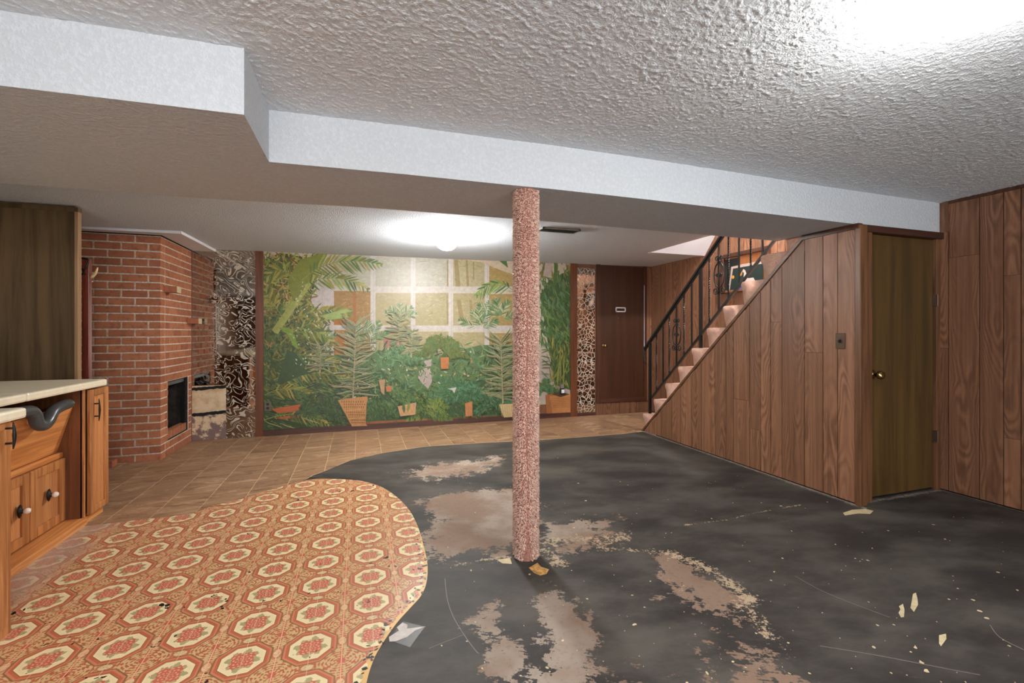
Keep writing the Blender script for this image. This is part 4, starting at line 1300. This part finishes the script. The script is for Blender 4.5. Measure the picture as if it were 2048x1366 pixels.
# ---- stairs
def stairs():
    root = empty('staircase', (3.9, 4.9, 0), 'pink carpeted staircase rising towards the beam behind a black railing', 'stairs')
    RS = random.Random(2)
    rise, run = .2147, .2271
    for i in range(10):
        yn = 5.045 - run * i; zt = .228 + rise * i; zb = max(.003, zt - rise - .03) if i else .003
        yb = yn - run - .05
        # profile (y,z): riser leans in under a rounded nosing
        prof = [(yb, zb), (yn - .045, zb), (yn - .042, zt - rise + .02), (yn - .022, zt - .085), (yn - .006, zt - .055), (yn, zt - .03), (yn - .006, zt - .010), (yn - .022, zt), (yn - .10, zt + .002), (yb, zt)]
        n = 34; x0, x1 = XS + .004, XR - .014
        vs = []; fs = []; k = len(prof)
        for j in range(n + 1):
            x = x0 + (x1 - x0) * j / n
            for (y, z) in prof:
                jx = RS.uniform(-.003, .003) if 0 < j < n else RS.uniform(0, .004) * (1 if j == 0 else -1)
                vs.append((x + jx, y + RS.uniform(-.003, .003), max(.003, z + RS.uniform(-.0025, .0025))))
        for j in range(n):
            for q in range(k):
                q2 = (q + 1) % k; fs.append((j * k + q, j * k + q2, (j + 1) * k + q2, (j + 1) * k + q))
        fs.append(tuple(range(k))); fs.append(tuple(range(n * k, (n + 1) * k))[::-1])
        m = MB(); m.add(vs, fs); o = m.build('step', 'carpet', root, True)
stairs()

# ---- railing
def railing():
    root = empty('stair_railing', (3.5, 4.98, .23), 'black wrought iron stair railing with twisted balusters and scroll panels', 'railing')
    xr = 3.50
    def yz(u, v): p = PX(u, v, xr); return p[1], p[2]
    ya, za = yz(1292, 694); yb, zb = yz(1443, 473)
    def ztop(y): return za + (zb - za) * (y - ya) / (yb - ya)
    yc, zc = yz(1304, 795); yd, zd = yz(1545, 486)
    def zbot(y): return zc + (zd - zc) * (y - yc) / (yd - yc)
    yend = 3.02
    def bar(y0, z0, y1, z1, wx, h, name, mat='rail'):
        t = Vector((0, y1 - y0, z1 - z0)).normalized(); nn = Vector((0, -t.z, t.y)) * h / 2
        m = MB(); pts = [(xr - wx / 2, y0 + nn.y, z0 + nn.z), (xr - wx / 2, y1 + nn.y, z1 + nn.z), (xr - wx / 2, y1 - nn.y, z1 - nn.z), (xr - wx / 2, y0 - nn.y, z0 - nn.z)]
        m.prism(pts, (wx, 0, 0)); return m.build(name, mat, root, bevel=.002)
    yl = min(3.70, yend)
    bar(ya + .03, ztop(ya + .03), 3.30, ztop(3.30), .040, .026, 'top_rail')
    bar(ya + .02, ztop(ya + .02) - .026, 3.30, ztop(3.30) - .030, .018, .016, 'under_rail')
    bar(yc, zc, yend, zbot(yend), .026, .022, 'bottom_rail')
    MB().tube([(xr, ya + .03, ztop(ya + .03)), (xr, ya + .05, ztop(ya + .03) - .05), (xr, ya + .03, ztop(ya + .03) - .14), (xr, ya + .0, ztop(ya + .03) - .20)], [.012, .011, .009, .007], 8).build('rail_end', 'rail', root, True)
    def sq(y, z0, z1, s, name, twist=0):
        m = MB(); n = max(2, int((z1 - z0) / .012)) if twist else 1
        vs = []; fs = []
        for i in range(n + 1):
            z = z0 + (z1 - z0) * i / n; a = math.pi / 4 + (twist * (z - z0) if .10 < (z - z0) / (z1 - z0) < .92 else 0) if twist else math.pi / 4
            for k in range(4): vs.append((xr + s * .7071 * math.cos(a + k * math.pi / 2), y + s * .7071 * math.sin(a + k * math.pi / 2), z))
        for i in range(n):
            for k in range(4): fs.append((i * 4 + k, i * 4 + (k + 1) % 4, (i + 1) * 4 + (k + 1) % 4, (i + 1) * 4 + k))
        fs.append((3, 2, 1, 0)); fs.append((n * 4, n * 4 + 1, n * 4 + 2, n * 4 + 3))
        m.add(vs, fs); return m.build(name, 'rail', root)
    for u, v, zstep in ((1300, 826, .230), (1401.5, 692, .228 + .2147 * 4)):
        y, _ = yz(u, v); sq(y, zstep, ztop(y) - .02, .028, 'newel_post')
    for u, v, tw in ((1313, 700, 1), (1326, 700, 0), (1338.6, 700, 1), (1353, 700, 0), (1368, 660, 1), (1383.5, 640, 0), (1418.5, 600, 1), (1437.6, 560, 0), (1457, 540, 1), (1478, 520, 0), (1501.5, 510, 1), (1525, 500, 0)):
        y, _ = yz(u, v); sq(y, zbot(y), ztop(y) - .03, .0135, 'baluster', 62 if tw else 0)
    # scroll panels
    for u, v0, v1 in ((1353, 637, 703), (1438, 511, 590)):
        y0, zt = yz(u, v0); _, zl = yz(u, v1); h = zt - zl; m = MB(); zm = (zt + zl) / 2
        def curl(cy, cz, r, a0, turns, n=22, shrink=.35, wd=.006):
            pts = []
            for i in range(n + 1):
                t = i / n; a = a0 + turns * 2 * math.pi * t; q = r * (1 - (1 - shrink) * t)
                pts.append((xr, cy + q * math.cos(a), cz + q * math.sin(a)))
            m.tube(pts, wd, 6)
        for sg in (-1, 1):
            # big C on either side
            pts = []
            for i in range(19):
                t = i / 18; a = math.radians(100 - 200 * t)
                pts.append((xr, y0 + sg * (.012 + .058 * math.cos(a)), zm + h * .30 * math.sin(a)))
            m.tube(pts, .0075, 6)
            curl(y0 + sg * .030, zt - .028, .026, math.radians(200 if sg > 0 else -20), -sg * 1.2)
            curl(y0 + sg * .048, zl + .045, .036, math.radians(180 if sg > 0 else 0), sg * 1.3)
            curl(y0 + sg * .020, zm + .005, .020, math.radians(180 if sg > 0 else 0), sg * 1.1)
            pts = [(xr, y0 + sg * .004, zt - .06), (xr, y0 + sg * .014, zm + h * .34), (xr, y0 + sg * .016, zm + h * .30)]
            m.tube(pts, .008, 6)
        m.tube([(xr, y0 - .05, zm + .004), (xr, y0 + .05, zm + .004)], .006, 6)
        m.tube([(xr, y0, zl), (xr, y0, zt)], .008, 6)
        m.build('scroll_panel', 'rail', root, True)
railing()

# ---- shadow box picture on the stair wall
def picture():
    y0, y1, z0, z1 = 3.99, 4.71, 1.75, 2.235
    xw = XR - .012
    t = empty('framed_picture', (xw, (y0 + y1) / 2, z0), 'dark framed picture of a white bird hanging above the stairs', 'picture')
    fr = .05
    MB().box(xw - .045, xw, y0, y1, z1 - fr, z1).build('frame_rail', 'dark_trim', t, bevel=.004)
    MB().box(xw - .045, xw, y0, y1, z0, z0 + .03).build('frame_rail', 'cab_dark', t, bevel=.004)
    MB().box(xw - .045, xw, y0, y0 + fr, z0 + .03, z1 - fr).build('frame_rail', 'dark_trim', t, bevel=.004)
    MB().box(xw - .045, xw, y1 - fr, y1, z0 + .03, z1 - fr).build('frame_rail', 'dark_trim', t, bevel=.004)
    polys = []
    def P(pts, c): polys.append((pts, c))
    P([(y0 + fr, z0 + .03), (y1 - fr, z0 + .03), (y1 - fr, z1 - fr), (y0 + fr, z1 - fr)], (176, 112, 62))
    P([(4.66, 1.78), (4.66, 2.17), (4.42, 2.17), (4.42, 2.07), (4.56, 2.05), (4.60, 1.78)], (30, 34, 34))
    P([(4.60, 1.78), (4.56, 2.07), (4.36, 2.08), (4.10, 2.08), (4.10, 1.78)], (196, 176, 166))
    P([(4.585, 1.78), (4.53, 2.045), (4.08, 2.045), (4.08, 1.78)], (34, 48, 44))
    P([(4.30, 1.90), (4.34, 2.00), (4.37, 2.02), (4.38, 1.99), (4.36, 1.97), (4.37, 1.86), (4.30, 1.79), (4.16, 1.80), (4.22, 1.90)], (226, 206, 198))
    P([(4.37, 2.02), (4.42, 1.96), (4.43, 1.93), (4.39, 1.95)], (206, 140, 70))
    P([(4.53 + .022 * math.cos(a * .5236), 1.94 + .022 * math.sin(a * .5236)) for a in range(12)], (226, 150, 40))
    P([(4.48, 1.782), (4.40, 1.782), (4.40, 1.80), (4.46, 1.82)], (60, 90, 210))
    vs = []; fs = []; cs = []
    for i, (p, c) in enumerate(polys):
        o = len(vs); vs += [(xw - .012 - i * .0004, a, b) for a, b in p]; fs.append(tuple(range(o, o + len(p)))); cs += list(lin(c)) * len(p)
    me = bpy.data.meshes.new('picture_print'); me.from_pydata(vs, [], fs)
    at = me.color_attributes.new('Col', 'FLOAT_COLOR', 'CORNER'); at.data.foreach_set('color', cs)
    me.materials.append(MAT['vcol_matte']); link('picture_print', me, t)
    MB().box(xw - .010, xw, y0 + .02, y1 - .02, z0 + .02, z1 - .02).build('backing_board', 'cab_dark', t)
picture()

# ---- light switch
def switch():
    x = XS - .0005; y = 2.497; z = 1.19
    t = empty('light_switch', (x, y, z), 'bronze light switch plate on the stair wall beside the closet door', 'switch')
    MB().box(x - .006, x, y - .036, y + .036, z - .060, z + .060).build('cover_plate', 'plate', t, bevel=.003)
    MB().prism([(x - .006, y - .007, z - .014), (x - .006, y - .007, z + .012), (x - .020, y - .007, z + .002), (x - .018, y - .007, z - .008)], (0, .014, 0)).build('toggle', 'black', t)
switch()

# ---- ceiling lamps
def lamp(x, y, zc, label, power=0.9):
    t = empty('ceiling_lamp', (x, y, zc), label, 'lamp', 'globe ceiling lamps')
    def part(name, prof, mat, n=40):
        me = MB().lathe(prof, n, 'z').mesh(name, True); me.materials.append(MAT[mat]); return link(name, me, t, (x, y, zc))
    part('canopy', [(.085, .0), (.085, -.012), (.072, -.022), (.068, -.034), (.0, -.034)], 'white_pl')
    m = MB()
    for i in range(14):
        a = 2 * math.pi * i / 14; m.box(.0705 * math.cos(a) - .006, .0705 * math.cos(a) + .006, .0705 * math.sin(a) - .006, .0705 * math.sin(a) + .006, -.032, -.026)
    me = m.mesh('vent_ring'); me.materials.append(MAT['metal_dark']); link('vent_ring', me, t, (x, y, zc))
    prof = [(.062, -.034)]
    for i in range(13):
        a = math.radians(58 - i * 148 / 12); prof.append((max(.0, .103 * math.cos(a)), -.092 + .076 * math.sin(a)))
    prof[-1] = (.0, prof[-1][1])
    part('globe', prof, 'globe%.1f' % power)
    return t
lamp(.848, 4.66, zrear(.85), 'lit white globe lamp on the rear ceiling before the mural', 2.6)
lamp(1.70, .80, ZC, 'lit white globe lamp on the coarse stippled ceiling in front of the beam')
lamp(-.3, .15, ZC, 'lit white globe lamp added out of view over the octagon vinyl sheet as fill', 1.3)  # unseen lamp added to brighten the bar cabinets and left beam
lamp(3.95, 3.25, 3.60, 'lit white globe lamp at the head of the stairwell', 4.0)

# ---- ceiling register
vx, vy, _ = PZ(1118, 459, zrear(1.9))
t = empty('ceiling_vent', (vx, vy, zrear(1.9)), 'grey metal air register in the rear ceiling beside the post', 'vent')
zc = zrear(1.9) - .002
fr = MB(); L, Wd = .20, .075
fr.box(vx - L, vx + L, vy - Wd, vy - Wd + .014, zc - .014, zc); fr.box(vx - L, vx + L, vy + Wd - .014, vy + Wd, zc - .014, zc)
fr.box(vx - L, vx - L + .014, vy - Wd, vy + Wd, zc - .014, zc); fr.box(vx + L - .014, vx + L, vy - Wd, vy + Wd, zc - .014, zc)
fr.build('frame', 'vent', t)
MB().box(vx - L + .014, vx + L - .014, vy - Wd + .014, vy + Wd - .014, zc - .003, zc).build('duct', 'black', t)
for i in range(4):
    yy_ = vy - .045 + i * .030
    MB().prism([(vx - L + .014, yy_ - .008, zc - .014), (vx - L + .014, yy_ - .006, zc - .014), (vx - L + .014, yy_ + .008, zc - .003), (vx - L + .014, yy_ + .006, zc - .003)], (2 * L - .028, 0, 0)).build('louver', 'vent', t)

# ---- dark partition behind the bar
pt = empty('wood_partition', (-2.7, 4.40, 0), 'tall dark veneer partition standing behind the bar counter', 'partition')
PYP = 4.385
pxr = PY(149, 500, PYP)[0]
MB().box(XL + .01, pxr, PYP, PYP + .045, 0, zrear(-2.4) - .002).build('panel', 'partition', pt)
MB().box(pxr, pxr + .022, PYP - .002, PYP + .047, 0, zrear(-2.2) - .045).build('edge_strip', 'partition_edge', pt, bevel=.002)
MB().box(XL + .01, pxr + .022, PYP - .004, PYP + .049, zrear(-2.4) - .045, zrear(-3.3) - .001).build('head_strip', 'partition', pt)

# ---- coat stand
def coat():
    y = 4.52; xa = PY(163.5, 600, y)[0]; xb = PY(178, 600, y)[0]; zt = PY(170, 518, y)[2]
    xm = (xa + xb) / 2; wq = (xb - xa)
    t = empty('coat_stand', (xm, y, 0), 'red mahogany coat stand with an antler hook in front of the bricks', 'coat stand')
    MB().box(xm - wq / 2, xm + wq / 2, y, y + wq, 0.03, zt).build('post', 'redwood', t, bevel=.004)
    MB().box(xm - .075, xm + .06, y + wq / 2 - .03, y + wq / 2 + .03, 0, .05).build('foot', 'redwood', t, bevel=.006)
    MB().box(xm - .03, xm + .03, y + wq / 2 - .06, y + wq / 2 + .12, 0, .05).build('foot', 'redwood', t, bevel=.006)
    def q(u, v, dy=-.012): p = PY(u, v, y); return (p[0], y + dy, p[2])
    a = q(161, 517); 
    m = MB(); pts = [q(160, 540), q(160, 520), q(163, 516.5), q(177, 518), q(178.5, 521), q(177.5, 528), q(172, 538), q(169, 540.5), q(165, 538), q(162, 534)]
    m.tube(pts, .006, 8); m.tube([q(169, 540), q(168.5, 548)], .006, 8); m.tube([q(164, 548.5), q(173, 548)], .006, 8)
    m.build('hook', 'iron', t, True)
    m = MB(); m.tube([q(177, 555, .03), q(184, 551, .02), q(191, 547, .0), q(195, 541, -.01), q(197, 535, -.01)], [.011, .010, .009, .007, .004], 8)
    m.build('antler_hook', 'antler', t, True)
    m = MB(); m.tube([q(178, 563, .03), q(183, 562.5, .02)], .004, 6); m.build('peg', 'antler', t, True)
coat()

# ---- bar: counters and cabinets
ZCT = .932; TH = .046
def slab_poly(pts, z0, z1, name, parent, mat='counter'):
    m = MB(); m.prism([(p[0], p[1], z0) for p in pts], (0, 0, z1 - z0)); return m.build(name, mat, parent, bevel=.012)
ct = empty('countertop', (-1.95, 3.3, ZCT - TH), 'cream laminate countertop over the sink cabinet with a seam across it', 'countertop')
slab_poly([(-2.32, 3.118), (-1.662, 3.118), (-1.662, 3.925), (-1.69, 3.955), (-2.32, 3.955)], ZCT - TH, ZCT, 'slab', ct)
slab_poly([(-2.32, 2.56), (-1.662, 2.56), (-1.662, 3.114), (-2.32, 3.114)], ZCT - TH, ZCT, 'slab', ct)
c2 = slab_poly([(-2.32, 1.0), (-1.352, 1.0), (-1.352, 2.535), (-2.32, 2.535)], ZCT - TH, ZCT, 'countertop', None)
tag(c2, 'cream laminate countertop on the end cabinet nearest the vinyl floor', 'countertop')
# end cabinet
ec = empty('end_cabinet', (-1.8, 1.8, 0), 'honey oak end cabinet with an iron pull on the room side', 'cabinet')
MB().box(-2.25, -1.378, 1.02, 2.482, 0, ZCT - TH).build('body', 'cab', ec, bevel=.002)
MB().box(-1.378, -1.366, 2.05, 2.445, .05, ZCT - TH - .03).build('door', 'cab', ec, bevel=.004)
def pull(parent, x, y, z0, z1, nx=1):
    m = MB(); zm = (z0 + z1) / 2; pts = []
    for i in range(9):
        t = i / 8; z = z0 + (z1 - z0) * t; pts.append((x + .024 + .004 * math.sin(math.pi * t), y, z))
    m.tube(pts, [.002, .004, .005, .006, .007, .006, .005, .004, .002], 8)
    h = (z1 - z0)
    for z in (z0 + h * .22, z1 - h * .22): m.tube([(x, y, z), (x + .026, y, z)], .0045, 8)
    return m.build('handle', 'iron', parent, True)
tag(pull(ec, -1.366, 2.43, .775, .885), 'black iron pull')
# narrow cabinet
XC = -1.70
nc = empty('narrow_cabinet', (-1.9, 3.86, 0), 'narrow honey oak cabinet at the far end of the bar with an iron pull', 'cabinet')
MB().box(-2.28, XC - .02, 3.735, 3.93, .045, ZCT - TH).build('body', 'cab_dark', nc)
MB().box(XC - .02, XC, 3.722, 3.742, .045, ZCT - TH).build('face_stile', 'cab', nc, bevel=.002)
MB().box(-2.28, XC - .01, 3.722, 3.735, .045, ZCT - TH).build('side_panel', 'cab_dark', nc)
MB().box(-2.28, XC + .004, 3.722, 3.95, 0, .045).build('plinth', 'cab_y', nc, bevel=.003)
def shaker(parent, x, y0, y1, z0, z1, fw, th=.022, pmat='cab_panel', name='door'):
    """frame and panel door facing +x; frame mesh with the panel as its piece"""
    m = MB()
    m.box(x, x + th, y0, y0 + fw, z0, z1); m.box(x, x + th, y1 - fw, y1, z0, z1)
    m.box(x, x + th, y0 + fw, y1 - fw, z0, z0 + fw); m.box(x, x + th, y0 + fw, y1 - fw, z1 - fw, z1)
    d = m.build(name, 'cab', parent, bevel=.004)
    p = MB().box(-.0, th * .45, -(y1 - y0) / 2 + fw, (y1 - y0) / 2 - fw, z0 + fw - .002, z1 - fw + .002)
    me = p.mesh('panel'); me.materials.append(MAT[pmat])
    o = bpy.data.objects.new('panel', me); COL.objects.link(o); o.location = (x, (y0 + y1) / 2, 0); o.parent = d
    return d
dn = shaker(nc, XC, 3.755, 3.985, .05, ZCT - TH - .012, .045)
def sub(o, parent): o.parent = parent; return o
hn = pull(None, XC + .022, 3.80, .66, .81); sub(hn, dn); tag(hn, 'black iron pull')
# sink cabinet
skc = empty('sink_cabinet', (-1.9, 3.1, 0), 'honey oak sink cabinet with a sloping apron above two figured doors', 'cabinet')
XD = -1.812
MB().box(-2.28, XC + .018, 2.56, 3.720, 0, .045).build('plinth', 'cab_y', skc, bevel=.003)
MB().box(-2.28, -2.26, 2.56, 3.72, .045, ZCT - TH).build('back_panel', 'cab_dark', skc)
MB().prism([(-1.753, 2.56, .778), (-1.838, 2.56, .483), (-1.856, 2.56, .488), (-1.771, 2.56, .783)], (0, 1.158, 0)).build('apron', 'cab_y', skc)
MB().box(XD - .02, XD + .006, 2.56, 3.718, .452, .485).build('rail', 'cab_y', skc, bevel=.003)
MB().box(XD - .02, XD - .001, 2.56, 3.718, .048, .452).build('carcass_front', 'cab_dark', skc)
ymid = PX(60, 1000, XD + .02)[1]
for (ya, yb, uu, vv) in ((ymid + .006, 3.712, 100, 990), (ymid - .36, ymid - .006, 42, 1023)):
    d = shaker(skc, XD, ya, yb, .052, .45, .055)
    ky = max(ya + .03, PX(uu, vv, XD + .03)[1]); kz = PX(uu, vv, XD + .03)[2]
    me = MB().lathe([(.024, 0), (.028, .003), (.012, .007), (.006, .022), (.006, .024)], 18, 'x').mesh('knob_plate', True); me.materials.append(MAT['iron'])
    kp = link('knob_plate', me, None, (XD + .022, ky, kz)); kp.scale = (1, .75, 1.35); kp.parent = d
    me = MB().lathe([(.004, .018), (.012, .022), (.017, .032), (.017, .038), (.012, .047), (.0, .051)], 18, 'x').mesh('knob', True); me.materials.append(MAT['ceramic'])
    kk = link('knob', me, None, (XD + .022, ky, kz)); kk.parent = d
# drain pipe
def pipe():
    y = lambda u, v, x: PX(u, v, x)
    pts = [(-1.70, 2.75, .83), (-1.70, 2.92, .83)] + [PX(u, v, -1.715) for u, v in ((52, 823), (66, 826), (71, 835), (74, 846), (80, 851), (90, 849), (98, 838), (104, 826), (112, 818), (124, 812), (137, 807))]
    P_ = smooth(pts, 4)
    m = MB(); m.tube(P_, .032, 14)
    o = m.build('drain_pipe', 'pipe', None, True)
    tag(o, 'dark grey curved drain pipe slung under the cream countertop', 'pipe')
pipe()
